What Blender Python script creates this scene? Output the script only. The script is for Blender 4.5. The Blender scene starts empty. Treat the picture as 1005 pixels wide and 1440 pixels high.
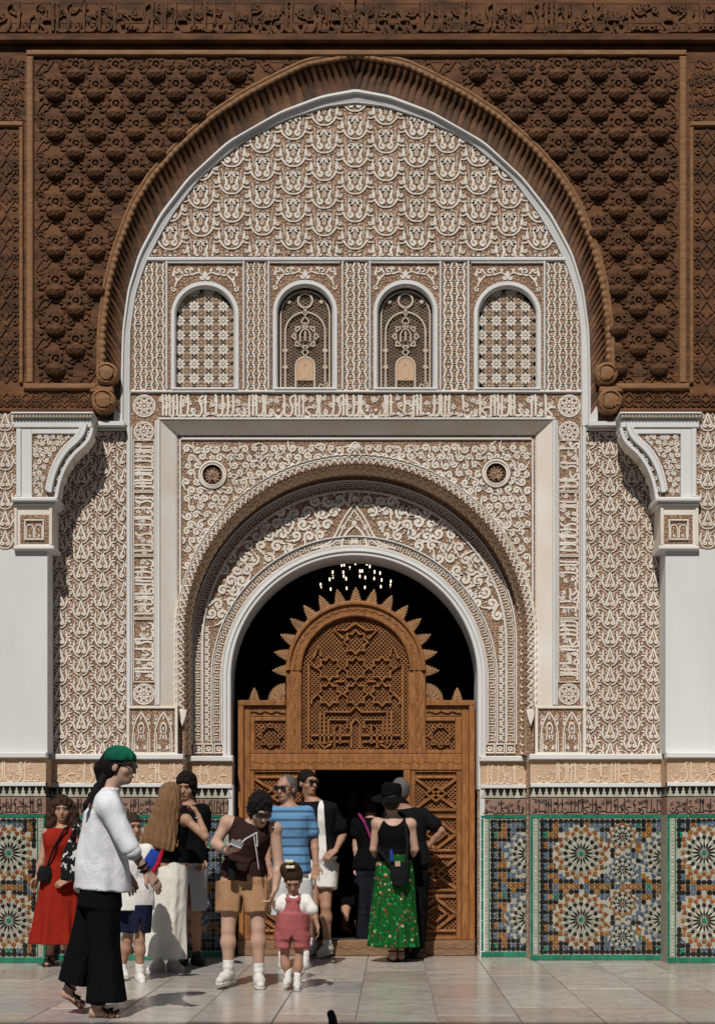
import bpy, math, random
import numpy as np
random.seed(3)
RNG = np.random.default_rng(5)
SC = bpy.context.scene
COL = SC.collection
PI = math.pi
# ------------------------------------------------------------------ camera, sky, sun, exposure
D, F, CX, HY, CH = 13.9, 2090.0, 500.0, 1174.0, 1.17
cam_d = bpy.data.cameras.new('camera'); cam = bpy.data.objects.new('camera', cam_d); COL.objects.link(cam)
cam.location = (0, -D, CH); cam.rotation_euler = (math.radians(90), 0, 0)
cam_d.sensor_fit = 'VERTICAL'; cam_d.sensor_height = 24; cam_d.lens = F / 1440 * 24
cam_d.shift_y = (HY - 720) / 1440; cam_d.shift_x = 2.5 / 1440; cam_d.clip_end = 300
SC.camera = cam
SUN_EL, SUN_AZ = math.radians(50), math.radians(13)      # azimuth to the left of straight behind the camera
world = bpy.data.worlds.new('World'); SC.world = world; world.use_nodes = True
nt = world.node_tree; bg = nt.nodes['Background']
sky = nt.nodes.new('ShaderNodeTexSky'); sky.sky_type = 'NISHITA'; sky.sun_disc = False
sky.sun_elevation = SUN_EL; sky.sun_rotation = math.radians(180) + SUN_AZ
nt.links.new(sky.outputs[0], bg.inputs[0]); bg.inputs[1].default_value = 0.05
sun_d = bpy.data.lights.new('sun', 'SUN'); sun_d.energy = 5.0; sun_d.angle = math.radians(0.5); sun_d.color = (1, .955, .89)
sun = bpy.data.objects.new('sun', sun_d); COL.objects.link(sun)
sun.rotation_euler = (math.radians(90) - SUN_EL, 0, -SUN_AZ); sun.location = (-3, -20, 20)
SC.view_settings.view_transform = 'Standard'; SC.view_settings.look = 'None'
SC.view_settings.exposure = -0.27; SC.view_settings.gamma = 1

# ------------------------------------------------------------------ helpers
def U(px, py, Y=0.0):
    return ((px - CX) * (D + Y) / F, CH + (HY - py) * (D + Y) / F)
def UP(pts, Y=0.0):
    a = np.asarray(pts, float)
    return np.stack([(a[:, 0] - CX) * (D + Y) / F, CH + (HY - a[:, 1]) * (D + Y) / F], 1)
PX = D / F                                             # metres per photo pixel on the main wall
def mir(pts): return [(1002 - x, y) for x, y in pts]

class MB:
    def __init__(s): s.v = []; s.f = {}; s.n = 0
    def add(s, V, Fs, mat=0):
        V = np.asarray(V, float); s.v.append(V)
        if isinstance(Fs, np.ndarray):
            s.f.setdefault(mat, []).append(Fs + s.n)
        else:
            by = {}
            for q in Fs: by.setdefault(len(q), []).append(q)
            for k, qs in by.items(): s.f.setdefault(mat, []).append(np.array(qs, int) + s.n)
        s.n += len(V); return s
    def box(s, x0, x1, y0, y1, z0, z1, mat=0):
        V = [(x, y, z) for x in (x0, x1) for y in (y0, y1) for z in (z0, z1)]
        return s.add(V, [(0, 1, 3, 2), (4, 6, 7, 5), (0, 4, 5, 1), (2, 3, 7, 6), (0, 2, 6, 4), (1, 5, 7, 3)], mat)
    def slab(s, x0, x1, z0, z1, yb, yf, ch=.006, mat=0):   # box on the wall, chamfered front
        return s.poly([(x0, z0), (x1, z0), (x1, z1), (x0, z1)], yb, yf, ch, mat)
    def poly(s, pts, yb, yf, ch=.004, mat=0):              # outline on the wall, from yb out to yf (yf<yb)
        p = np.asarray(pts, float); n = len(p); c = p.mean(0); r = np.abs(p - c).max() + 1e-9
        if n == 4 and abs(p[0, 1] - p[1, 1]) < 1e-9 and abs(p[1, 0] - p[2, 0]) < 1e-9:
            q = p - np.sign(p - c) * min(ch, np.abs(p - c).min() * .8)
        else: q = c + (p - c) * max(.3, 1 - ch / r)
        cc = min(ch, abs(yb - yf) * .9)
        V = np.concatenate([np.c_[p[:, 0], np.full(n, yb), p[:, 1]], np.c_[p[:, 0], np.full(n, yf + cc), p[:, 1]], np.c_[q[:, 0], np.full(n, yf), q[:, 1]]])
        Fs = []
        for i in range(n):
            j = (i + 1) % n
            Fs += [(i, j, n + j, n + i), (n + i, n + j, 2 * n + j, 2 * n + i)]
        Fs.append(tuple(range(2 * n, 3 * n)))
        return s.add(V, Fs, mat)
    def grid(s, P, mat=0, close=False):                    # P (a,b,3)
        a, b = P.shape[:2]
        i, j = np.meshgrid(np.arange(a - 1), np.arange(b if close else b - 1), indexing='ij')
        i = i.ravel(); j = j.ravel(); k = (j + 1) % b
        return s.add(P.reshape(-1, 3), np.stack([i * b + j, i * b + k, (i + 1) * b + k, (i + 1) * b + j], 1), mat)
    def tube(s, pts, r, n=6, mat=0, cap=True):
        p = np.asarray(pts, float); m = len(p); r = np.broadcast_to(np.asarray(r, float), (m,))
        t = np.gradient(p, axis=0); t /= np.linalg.norm(t, axis=1)[:, None] + 1e-12
        up = np.array([0, 0, 1.]) if abs(t[0][2]) < .9 else np.array([1., 0, 0])
        u = np.cross(t, up); u /= np.linalg.norm(u, axis=1)[:, None] + 1e-12; w = np.cross(u, t)
        a = np.arange(n) * 2 * PI / n
        P = p[:, None] + r[:, None, None] * (np.cos(a)[None, :, None] * u[:, None] + np.sin(a)[None, :, None] * w[:, None])
        s.grid(P, mat, True)
        if cap:
            s.add(P[0], [tuple(range(n))], mat); s.add(P[-1], [tuple(range(n))], mat)
        return s
    def mesh(s, name, mats, smooth=False):
        me = bpy.data.meshes.new(name)
        V = np.concatenate(s.v); loops = []; tot = []; mi = []
        for m, arrs in s.f.items():
            for a in arrs:
                loops.append(a.ravel()); tot.append(np.full(len(a), a.shape[1])); mi.append(np.full(len(a), m))
        loops = np.concatenate(loops); tot = np.concatenate(tot); mi = np.concatenate(mi)
        me.vertices.add(len(V)); me.vertices.foreach_set('co', V.astype(np.float32).ravel())
        me.loops.add(len(loops)); me.loops.foreach_set('vertex_index', loops.astype(np.int32))
        me.polygons.add(len(tot)); st = np.concatenate([[0], np.cumsum(tot)[:-1]])
        me.polygons.foreach_set('loop_start', st.astype(np.int32))
        me.polygons.foreach_set('material_index', mi.astype(np.int32))
        me.polygons.foreach_set('use_smooth', np.full(len(tot), bool(smooth)))
        for m in (mats if isinstance(mats, (list, tuple)) else [mats]): me.materials.append(M[m] if isinstance(m, str) else m)
        me.update(calc_edges=True); me.validate()
        return me
WL = {}
def place_obj(name, data, parent=None, loc=(0, 0, 0)):
    o = bpy.data.objects.new(name, data); COL.objects.link(o); loc = np.array(loc, float); WL[o.name] = loc
    if parent is not None: o.parent = parent; loc = loc - WL[parent.name]
    o.location = loc; return o
def build(mb, name, mats, parent=None, smooth=False, loc=None, kind=None):
    """verts are world coordinates; the object's origin goes to loc (or the parent's origin)"""
    if loc is None: loc = WL[parent.name] if parent is not None else (0, 0, 0)
    loc = np.array(loc, float); mb.v = [v - loc for v in mb.v]
    o = place_obj(name, mb.mesh(name, mats, smooth), parent, loc)
    if kind: o['kind'] = kind
    return o
def tag(o, label, cat, group=None):
    o['label'] = label; o['category'] = cat
    if group: o['group'] = group
    return o
def thing(name, loc, label, cat, group=None): return tag(place_obj(name, None, None, loc), label, cat, group)

# ------------------------------------------------------------------ materials
M = {}
def mat(name, c1, c2=None, scale=6., rough=.8, bump=0., bscale=60., spec=.3, island=0., objrand=0., detail=4., stretch=None, sheen=0., metal=0.):
    m = bpy.data.materials.new(name); m.use_nodes = True; t = m.node_tree; N = t.nodes; L = t.links
    b = N['Principled BSDF']; b.inputs['Roughness'].default_value = rough; b.inputs['Specular IOR Level'].default_value = spec
    b.inputs['Metallic'].default_value = metal
    if sheen: b.inputs['Sheen Weight'].default_value = sheen
    geo = N.new('ShaderNodeNewGeometry'); vec = geo.outputs['Position']
    if stretch:
        mp = N.new('ShaderNodeMapping'); mp.inputs['Scale'].default_value = stretch; L.new(vec, mp.inputs[0]); vec = mp.outputs[0]
    c2 = c2 or c1
    nz = N.new('ShaderNodeTexNoise'); nz.inputs['Scale'].default_value = scale; nz.inputs['Detail'].default_value = detail; L.new(vec, nz.inputs['Vector'])
    rp = N.new('ShaderNodeMapRange'); rp.inputs[1].default_value = .32; rp.inputs[2].default_value = .68; L.new(nz.outputs[0], rp.inputs[0])
    mx = N.new('ShaderNodeMix'); mx.data_type = 'RGBA'; mx.inputs[6].default_value = (*c1, 1); mx.inputs[7].default_value = (*c2, 1)
    L.new(rp.outputs[0], mx.inputs[0]); col = mx.outputs[2]
    for amt, src in ((island, geo.outputs['Random Per Island']), (objrand, None)):
        if not amt: continue
        if src is None: src = N.new('ShaderNodeObjectInfo').outputs['Random']
        r2 = N.new('ShaderNodeMapRange'); r2.inputs[3].default_value = 1 - amt; r2.inputs[4].default_value = 1 + amt * .6; L.new(src, r2.inputs[0])
        hs = N.new('ShaderNodeHueSaturation'); L.new(r2.outputs[0], hs.inputs['Value']); L.new(col, hs.inputs['Color']); col = hs.outputs[0]
    L.new(col, b.inputs['Base Color'])
    if bump:
        n2 = N.new('ShaderNodeTexNoise'); n2.inputs['Scale'].default_value = bscale; n2.inputs['Detail'].default_value = 5; L.new(vec, n2.inputs['Vector'])
        bp = N.new('ShaderNodeBump'); bp.inputs['Strength'].default_value = bump; bp.inputs['Distance'].default_value = .01
        L.new(n2.outputs[0], bp.inputs['Height']); L.new(bp.outputs[0], b.inputs['Normal'])
    M[name] = m; return m
mat('stucco', (.74, .69, .62), (.64, .575, .495), 2.2, .85, .25, 70)
mat('stucco_ground', (.335, .205, .13), (.43, .285, .19), 3.0, .9, .5, 55)
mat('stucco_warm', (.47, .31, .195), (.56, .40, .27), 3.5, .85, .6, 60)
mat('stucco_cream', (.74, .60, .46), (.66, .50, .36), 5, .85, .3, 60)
mat('plaster', (.66, .655, .645), (.58, .57, .55), 1.1, .75, .12, 14, stretch=(1.6, 1.6, .5), detail=7)
mat('plaster_stained', (.74, .72, .68), (.66, .56, .45), 1.6, .8, .1, 30)
mat('cedar', (.065, .026, .009), (.17, .072, .025), 4, .7, .5, 90, .25, stretch=(1, 1, 3.5), objrand=.22)
mat('cedar_deep', (.06, .026, .012), (.10, .046, .02), 9, .75, .8, 60, .2, stretch=(1, 1, 2.5))
mat('cedar_boss', (.125, .052, .019), (.07, .028, .010), 22, .7, .8, 120, .25, objrand=.2)
mat('cedar_flute', (.08, .036, .016), (.14, .064, .028), 9, .6, .4, 90, .3, stretch=(1, 1, 2), objrand=.5)
mat('cedar_light', (.18, .085, .036), (.27, .14, .062), 7, .65, .3, 90, .25, stretch=(1, 1, 5))
mat('door_wood', (.20, .076, .021), (.33, .14, .043), 8, .5, .3, 80, .4, stretch=(4, 4, 1), objrand=.12)
mat('door_wood_dark', (.20, .080, .027), (.29, .125, .045), 8, .6, .6, 70, .3)
mat('lattice_tan', (.33, .24, .17), (.40, .30, .215), 6, .85, .3, 80)
mat('lattice_white', (.66, .62, .56), (.58, .53, .46), 6, .85, .2, 80)
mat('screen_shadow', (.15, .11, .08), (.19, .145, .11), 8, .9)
mat('lattice_cream', (.56, .47, .38), (.48, .39, .3), 6, .85, .2, 80)
mat('panel_tan', (.50, .31, .18), (.56, .38, .24), 6, .85, .2, 80)
mat('void', (.012, .010, .009), None, 5, .9)
mat('hall_gloom', (.035, .028, .022), (.05, .04, .03), 3, .9)  # near-black hall shell; the gloom indoors is put into the colour
mat('grout', (.38, .365, .30), (.30, .285, .235), 12, .7, .3, 90)
for n_, c_, d_ in (('tile_black', (.012, .012, .011), (.02, .018, .016)), ('tile_white', (.47, .47, .39), (.40, .39, .30)), ('tile_green', (.012, .15, .085), (.02, .20, .12)),
                   ('tile_blue', (.055, .095, .15), (.10, .14, .185)), ('tile_amber', (.22, .085, .016), (.30, .13, .025)), ('tile_rust', (.21, .055, .014), (.28, .09, .025))):
    mat(n_, c_, d_, 9, .22, .12, 40, .5, island=.22, objrand=.22)
mat('script_brown', (.22, .135, .10), (.28, .18, .14), 8, .6, .3, 60)
mat('joint', (.24, .22, .195), (.17, .155, .135), 10, .85, .3, 80)

def carve(name, scale, dark, strength):                    # worm-carved under-layer as bump; shade in the grooves painted in as dark
    t = M[name].node_tree; N = t.nodes; L = t.links; b = N['Principled BSDF']; src = b.inputs['Base Color'].links[0].from_socket
    g = N.new('ShaderNodeNewGeometry'); nz = N.new('ShaderNodeTexNoise'); nz.inputs['Scale'].default_value = scale * .6; L.new(g.outputs[0], nz.inputs['Vector'])
    ad = N.new('ShaderNodeMix'); ad.data_type = 'VECTOR'; ad.inputs[0].default_value = .035; L.new(g.outputs[0], ad.inputs[4]); L.new(nz.outputs['Color'], ad.inputs[5])
    v = N.new('ShaderNodeTexVoronoi'); v.feature = 'DISTANCE_TO_EDGE'; v.inputs['Scale'].default_value = scale; L.new(ad.outputs[1], v.inputs['Vector'])
    r = N.new('ShaderNodeMapRange'); r.inputs[1].default_value = .0; r.inputs[2].default_value = .16; L.new(v.outputs[0], r.inputs[0])
    bp = N.new('ShaderNodeBump'); bp.inputs['Strength'].default_value = strength; bp.inputs['Distance'].default_value = .012; L.new(r.outputs[0], bp.inputs['Height'])
    old = b.inputs['Normal'].links
    if old: L.new(old[0].from_socket, bp.inputs['Normal'])
    L.new(bp.outputs[0], b.inputs['Normal'])
    mx = N.new('ShaderNodeMix'); mx.data_type = 'RGBA'; L.new(r.outputs[0], mx.inputs[0]); mx.inputs[6].default_value = (*dark, 1); L.new(src, mx.inputs[7]); L.new(mx.outputs[2], b.inputs['Base Color'])
carve('stucco_ground', 34, (.19, .115, .075), .7)
carve('cedar_deep', 26, (.04, .018, .009), .9)
mat('threshold_wood', (.17, .095, .05), (.25, .15, .085), 9, .7, .5, 70, .3, stretch=(1, 1, 4))
mat('door_finial', (.24, .125, .055), (.34, .19, .09), 8, .65, .4, 90, .3, objrand=.15)
mat('iron', (.02, .018, .016), None, 8, .5)
mat('black_plastic', (.012, .012, .013), None, 8, .45)
mb_ = mat('bulb_glow', (.9, .8, .6)); mb_.node_tree.nodes['Principled BSDF'].inputs['Emission Color'].default_value = (1, .82, .55, 1); mb_.node_tree.nodes['Principled BSDF'].inputs['Emission Strength'].default_value = 3
# ------------------------------------------------------------------ relief drawing kit
def bez(p0, p1, p2, p3, n=8):
    t = np.linspace(0, 1, n)[:, None]; p0, p1, p2, p3 = map(np.array, (p0, p1, p2, p3))
    return (1 - t) ** 3 * p0 + 3 * (1 - t) ** 2 * t * p1 + 3 * (1 - t) * t * t * p2 + t ** 3 * p3
def spiral(cx, cz, r0, r1, a0, turns, n=14):
    a = np.linspace(a0, a0 + turns * 2 * PI, n); r = np.linspace(r0, r1, n)
    return np.stack([cx + r * np.cos(a), cz + r * np.sin(a)], 1)
def arc(cx, cz, r, a0, a1, n=12): return spiral(cx, cz, r, r, math.radians(a0), (a1 - a0) / 360., n)
def circ(cx, cz, r, n=16): return arc(cx, cz, r, 0, 360, n)
def strip(p, w, h, y=0.):
    """raised band along 2-D path p: returns verts (x, height, z) and quads"""
    p = np.asarray(p, float); n = len(p); w = np.broadcast_to(np.asarray(w, float), (n,))
    t = np.gradient(p, axis=0)
    if n > 2 and np.allclose(p[0], p[-1]): t[0] = t[-1] = p[1] - p[-2]
    t /= np.linalg.norm(t, axis=1)[:, None] + 1e-12; nn = np.stack([-t[:, 1], t[:, 0]], 1)
    rows = []
    for off, hh in ((-.5, 0), (-.4, 1), (.4, 1), (.5, 0)):
        q = p + nn * (w * off)[:, None]; rows.append(np.c_[q[:, 0], np.full(n, y + h * hh), q[:, 1]])
    V = np.stack(rows, 1).reshape(-1, 3); i = np.arange(n - 1)[:, None] * 4; k = np.arange(3)[None]
    a = (i + k).ravel(); return V, np.stack([a, a + 1, a + 5, a + 4], 1)
def blob(p, h, y=0., ins=.25):                              # small flat-topped raised shape
    p = np.asarray(p, float); n = len(p); c = p.mean(0); q = c + (p - c) * (1 - ins)
    V = np.concatenate([np.c_[p[:, 0], np.full(n, y), p[:, 1]], np.c_[q[:, 0], np.full(n, y + h), q[:, 1]], [[c[0], y + h * 1.1, c[1]]]])
    i = np.arange(n); j = (i + 1) % n
    return V, np.concatenate([np.stack([i, j, n + j, n + i], 1), np.stack([n + i, n + j, np.full(n, 2 * n), np.full(n, 2 * n)], 1)])
RELIEF = .48
class Mot:
    def __init__(s, k=1.): s.V = []; s.F = []; s.n = 0; s.k = k
    def _a(s, VF): s.V.append(VF[0]); s.F.append(VF[1] + s.n); s.n += len(VF[0]); return s
    def r(s, p, w, h=1., y=0., both=False):
        w = np.asarray(w) * s.k
        s._a(strip(p, w, h, y))
        if both: s._a(strip(np.asarray(p) * [-1, 1], w, h, y))
        return s
    def b(s, p, h=1., both=False, y=0.):
        s._a(blob(p, h, y))
        if both: s._a(blob(np.asarray(p) * [-1, 1], h, y))
        return s
    def get(s): return np.concatenate(s.V), np.concatenate(s.F)
def clean(F): return F
def stamp(mb, mot, Y, places, h=.02, clip=None, fn=None, mat=0):
    """places: (cx, cz, sx, sz, rot); height units -> metres h, towards the viewer; clip(x,z)->bool on face centres"""
    V0, F0 = mot.get(); tri = F0[:, 2] == F0[:, 3]
    jit = len(places) > 20
    for cx, cz, sx, sz, rot in places:
        if jit: g_ = 1 + RNG.normal() * .018; sx, sz, rot = sx * g_, sz * g_, rot + RNG.normal() * .018
        x = V0[:, 0] * sx; z = V0[:, 2] * sz; c, s_ = math.cos(rot), math.sin(rot)
        X = cx + c * x - s_ * z; Z = cz + s_ * x + c * z
        if fn is not None: X, Z = fn(X, Z)
        Fq = F0; keep = np.ones(len(F0), bool)
        if clip is not None: keep = clip(X[F0].mean(1), Z[F0].mean(1))
        if not keep.any(): continue
        V = np.c_[X, Y - V0[:, 1] * h * RELIEF, Z]
        q = F0[keep & ~tri]; t = F0[keep & tri][:, :3]
        n0 = mb.n; mb.v.append(V); mb.n += len(V)
        if len(q): mb.f.setdefault(mat, []).append(q + n0)
        if len(t): mb.f.setdefault(mat, []).append(t + n0)
def leaf(x, z, l, w, a):
    c, s_ = math.cos(a), math.sin(a); q = np.array([(0, 0), (.3, .5), (.65, .38), (1, 0), (.65, -.38), (.3, -.5)]) * [l, w]
    return np.stack([x + q[:, 0] * c - q[:, 1] * s_, z + q[:, 0] * s_ + q[:, 1] * c], 1)
# --- motifs in unit cells (cell width 1)
def m_tympanum():
    m = Mot(1.1); q = np.array([1.22, 1.2])
    m.r(np.concatenate([spiral(.105, .145, .018, .07, 2.6, -1.05, 11), bez((.17, .11), (.17, .0), (.10, .0), (.125, -.10), 5)[1:], bez((.125, -.10), (.16, -.17), (.15, -.24), (.10, -.25), 5)[1:], spiral(.095, -.19, .06, .018, -1.4, -.8, 8)[1:]]) * q, .082, both=True)
    m.r(bez((0, -.43), (.13, -.45), (.27, -.36), (.35, -.16), 9), np.linspace(.035, .065, 9), both=True)
    m.b([(.315, -.16), (.385, -.18), (.43, -.04), (.41, .1), (.37, .22), (.36, .1), (.325, .0)], both=True)
    m.r(spiral(.455, -.08, .018, .058, 1.2, 1.0, 9), .045, both=True)
    m.r(bez((.36, -.20), (.42, -.26), (.48, -.24), (.56, -.23), 5), .036, both=True)
    m.r(bez((.02, .10), (.04, .0), (.04, -.05), (.0, -.12), 5), .026, .6, both=True); m.b(leaf(0, .16, .13, .07, PI / 2), .7)
    m.r(bez((.25, -.03), (.28, .1), (.25, .25), (.32, .34), 6), .02, .4, both=True); m.r(spiral(.29, .06, .015, .04, 0, 1, 6), .018, .4, both=True); m.r(spiral(.13, .34, .015, .045, 1, 1, 6), .018, .4, both=True)
    return m
def m_panel():
    m = Mot(1.15)
    m.r(bez((0, .46), (.03, .25), (.07, .08), (.165, -.12), 7), np.linspace(.05, .085, 7), both=True)
    m.r(spiral(.105, -.19, .088, .02, .8, -1.15, 11), .07, both=True)
    m.r(bez((0, -.42), (.16, -.44), (.27, -.32), (.31, -.12), 8), np.linspace(.035, .065, 8), both=True)
    m.r(bez((.31, -.12), (.33, .02), (.42, .06), (.53, .03), 6), np.linspace(.085, .05, 6), both=True)
    m.b([(.27, -.02), (.33, -.02), (.355, .12), (.31, .26), (.255, .33), (.27, .2), (.25, .1)], both=True)
    m.r(spiral(.42, -.13, .018, .06, 2.2, 1.0, 9), .05, both=True)
    m.b(circ(.17, .15, .04, 7)[:-1], both=True); m.b(leaf(.40, .10, .16, .085, 1.1), both=True); m.b(circ(.21, -.22, .03, 7)[:-1], .7, both=True)
    m.r(bez((.11, .2), (.16, .3), (.24, .38), (.34, .40), 6), .03, .6, both=True); m.b(leaf(0, -.1, .26, .06, PI / 2), .5)
    return m
def m_scroll(seed, kw=1.55):
    rn = random.Random(seed); m = Mot(kw); s = rn.choice((-1, 1))
    m.r(np.concatenate([spiral(0, 0, .06, .34, 0, 1.25 * s, 18), ]), np.r_[np.linspace(.09, .15, 9), np.linspace(.15, .12, 9)])
    e = spiral(0, 0, .06, .34, 0, 1.25 * s, 18)[-1]; d = np.array([-e[1], e[0]]) * s / np.linalg.norm(e)
    m.r(bez(e, e + d * .25, e + d * .4 + e * .5, e * 1.2 + d * .7, 7), np.linspace(.12, .05, 7))
    m.b(leaf(e[0] * .9, e[1] * .9, .3, .17, math.atan2(e[1], e[0]) + .6 * s)); m.b(circ(0, 0, .08, 7)[:-1])
    m.b(leaf(-e[0] * .95, -e[1] * .95, .28, .15, math.atan2(-e[1], -e[0]) - .7 * s), .8)
    m.b(leaf(e[1] * 1.0, -e[0] * 1.0, .22, .13, math.atan2(-e[0], e[1]) + .4), .7)
    return m
SCROLLS = [m_scroll(i) for i in range(7)]
def m_interlace():                                          # dense small strapwork, unit cell 1 x 1
    m = Mot(1.6)
    m.r(bez((-.5, -.5), (-.1, -.5), (-.45, 0), (0, 0), 6), .10); m.r(bez((0, 0), (.45, 0), (.1, .5), (.5, .5), 6), .10)
    m.r(bez((.5, -.5), (.1, -.5), (.45, 0), (0, 0), 6), .10); m.r(bez((0, 0), (-.45, 0), (-.1, .5), (-.5, .5), 6), .10)
    m.r(spiral(.28, -.12, .03, .11, 0, .9, 7), .07, .8, both=True); m.b(leaf(0, .18, .26, .16, PI / 2), .8); m.b(leaf(0, -.42, .26, .16, PI / 2), .8)
    m.b(circ(.42, .05, .06, 6)[:-1], .7, both=True); m.b(leaf(.3, .22, .2, .11, 1.0), .7, both=True)
    return m
def m_rosette(n=8):
    m = Mot(1.3); m.r(circ(0, 0, .46, 28), .06)
    for k in range(n):
        a = k * 2 * PI / n
        m.b(leaf(.08 * math.cos(a), .08 * math.sin(a), .2, .13, a))
        m.r(np.array([(.3 * math.cos(a) + .1 * math.cos(b), .3 * math.sin(a) + .1 * math.sin(b)) for b in np.linspace(0, 2 * PI, 9)]), .04)
        m.b(leaf(.33 * math.cos(a + PI / n), .33 * math.sin(a + PI / n), .1, .08, a + PI / n))
    m.b(circ(0, 0, .07, 8)[:-1]); return m
def glyphs(kw=1.95):
    g = []
    def G(adv, *st): 
        m = Mot(kw)
        for p, w in st: m.r(p, w)
        g.append((m, adv))
    S = .062
    G(.17, (np.array([(0, .06), (.01, .5), (0, .93), (-.05, .99)]), S))
    G(.26, (np.concatenate([[(.1, .98), (.12, .6)], bez((.12, .6), (.12, .1), (.08, .02), (-.16, .07), 6)]), S))
    G(.36, (np.concatenate([spiral(.05, .3, .04, .1, 0, 1, 9), bez((.15, .3), (.15, .1), (-.05, .0), (-.22, .1), 6)[1:]]), S))
    G(.42, (bez((.2, .3), (.2, -.08), (-.2, -.08), (-.22, .32), 10), np.r_[np.linspace(.03, .08, 5), np.linspace(.08, .03, 5)]), (circ(0, .3, .035, 7), .05))
    G(.34, (bez((.2, .08), (.1, .3), (.05, .02), (-.02, .2), 6), S), (bez((-.02, .2), (-.05, .02), (-.1, .3), (-.2, .07), 6), S))
    G(.40, (bez((.18, .95), (-.25, .75), (.3, .5), (.05, .1), 9), S), (bez((.05, .1), (0, .03), (-.1, .04), (-.22, .08), 4), S))
    G(.36, (bez((.2, .42), (-.1, .5), (-.25, .3), (-.05, .2), 7), S), (bez((-.05, .2), (.2, .0), (-.1, -.05), (-.24, .06), 7), S))
    G(.20, (np.array([(.0, .1), (-.01, .5), (.02, .97)]), S), (bez((.02, .1), (0, .02), (-.06, .03), (-.12, .07), 4), S))
    G(.33, (np.concatenate([spiral(0, .22, .03, .11, 2, 1, 9)]), S), (bez((.1, .1), (0, .05), (-.1, .05), (-.2, .07), 4), S))
    return g
GL = glyphs(1.75); GLT = glyphs(1.15); SCT = [m_scroll(20 + i, 1.0) for i in range(5)]
def inscription(mb, Y, x0, x1, z0, z1, seed, h=.018, vertical=False, clip=None, fn=None, mat=0, fill=True, thin=False):
    """carved line of script between x0..x1; with vertical=True it runs up the band, stems lying across"""
    rn = random.Random(seed); Ht = (x1 - x0) if vertical else (z1 - z0); Lg = (z1 - z0) if vertical else (x1 - x0)
    u = Ht * .12; gl = GLT if thin else GL
    while u < Lg - Ht * .2:
        m, adv = rn.choice(gl) if rn.random() > (.3 if thin else .42) else gl[rn.choice((0, 1, 7))]
        u += adv * Ht * .42; k = Ht * .94; up = Ht * .03
        pl = (x1 - up, z0 + u, k, k, PI / 2) if vertical else (x0 + u, z0 + up, k, k, 0)
        stamp(mb, m, Y, [pl], h, clip, fn, mat)
        if fill and rn.random() < .9:
            r = Ht * rn.uniform(.26, .36); hh = rn.uniform(.42, .82) * Ht
            pl = (x1 - hh, z0 + u + rn.uniform(-.1, .1) * Ht, r, r, rn.uniform(0, 6)) if vertical else (x0 + u + rn.uniform(-.1, .1) * Ht, z0 + hh, r, r, rn.uniform(0, 6))
            stamp(mb, rn.choice(SCT if thin else SCROLLS), Y, [pl], h * .7, clip, fn, mat)
        u += adv * Ht * .42
def frame(mb, x0, x1, z0, z1, w, yb, yf, mat=0, ch=.004):    # four mitred-looking bars butted end to end
    mb.slab(x0, x1, z1 - w, z1, yb, yf, ch, mat); mb.slab(x0, x1, z0, z0 + w, yb, yf, ch, mat)
    mb.slab(x0, x0 + w, z0 + w, z1 - w, yb, yf - .001, ch, mat); mb.slab(x1 - w, x1, z0 + w, z1 - w, yb, yf - .001, ch, mat)
def pxbox(x0, x1, y0, y1, Y=0.):                            # photo rectangle on plane Y -> X0,X1,Z0,Z1
    a = U(min(x0, x1), max(y0, y1), Y); b = U(max(x0, x1), min(y0, y1), Y); return a[0], b[0], a[1], b[1]
def fill_cols(mb, xs, lo, hi, Y, mat=0):
    n = len(xs); V = np.concatenate([np.c_[xs, np.full(n, Y), lo], np.c_[xs, np.full(n, Y), hi]]); i = np.arange(n - 1)
    mb.add(V, np.stack([i, i + 1, n + i + 1, n + i], 1), mat)
def curve_tab(tab, cx, Y, n=140, ybot=None):
    """symmetric arch outline from (y, half-width) photo samples -> n world points from left foot over apex to right foot"""
    t = np.array(tab, float)
    # smooth: parametrise by arc length and resample with a small moving average
    q = np.stack([t[:, 1], t[:, 0]], 1)
    if ybot: q = np.concatenate([q, [[q[-1, 0], ybot]]])
    s = np.r_[0, np.cumsum(np.linalg.norm(np.diff(q, axis=0), axis=1))]
    ss = np.linspace(0, s[-1], 400); h = np.stack([np.interp(ss, s, q[:, 0]), np.interp(ss, s, q[:, 1])], 1)
    for _ in range(40):
        h[1:-1] = .5 * h[1:-1] + .25 * (h[:-2] + h[2:])
    full = np.concatenate([np.c_[cx - h[::-1, 0], h[::-1, 1]], np.c_[cx + h[1:, 0], h[1:, 1]]])
    s = np.r_[0, np.cumsum(np.linalg.norm(np.diff(full, axis=0), axis=1))]; ss = np.linspace(0, s[-1], n)
    return UP(np.stack([np.interp(ss, s, full[:, 0]), np.interp(ss, s, full[:, 1])], 1), Y)
def arch_px(cx, cy, r, ybot, n=80):                          # semicircle on legs, photo px, left foot -> right foot
    a = np.linspace(PI, 0, n); p = np.stack([cx + r * np.cos(a), cy - r * np.sin(a)], 1)
    return np.concatenate([[(cx - r, ybot)], p, [(cx + r, ybot)]])
def loft(mb, curves, mat=0):                                 # list of (n,3)
    mb.grid(np.stack(curves, 0), mat)
def c3(c, Y): return np.c_[c[:, 0], np.full(len(c), Y), c[:, 1]]
def inside(curve):                                           # x,z -> below an arch outline (monotone halves)
    i = int(np.argmax(curve[:, 1])); L, R = curve[:i + 1], curve[i:]
    def f(x, z):
        xl = np.interp(z, L[:, 1], L[:, 0]); xr = np.interp(z, R[::-1, 1], R[::-1, 0])
        return (x > xl) & (x < xr) & (z < curve[i, 1])
    return f
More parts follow.
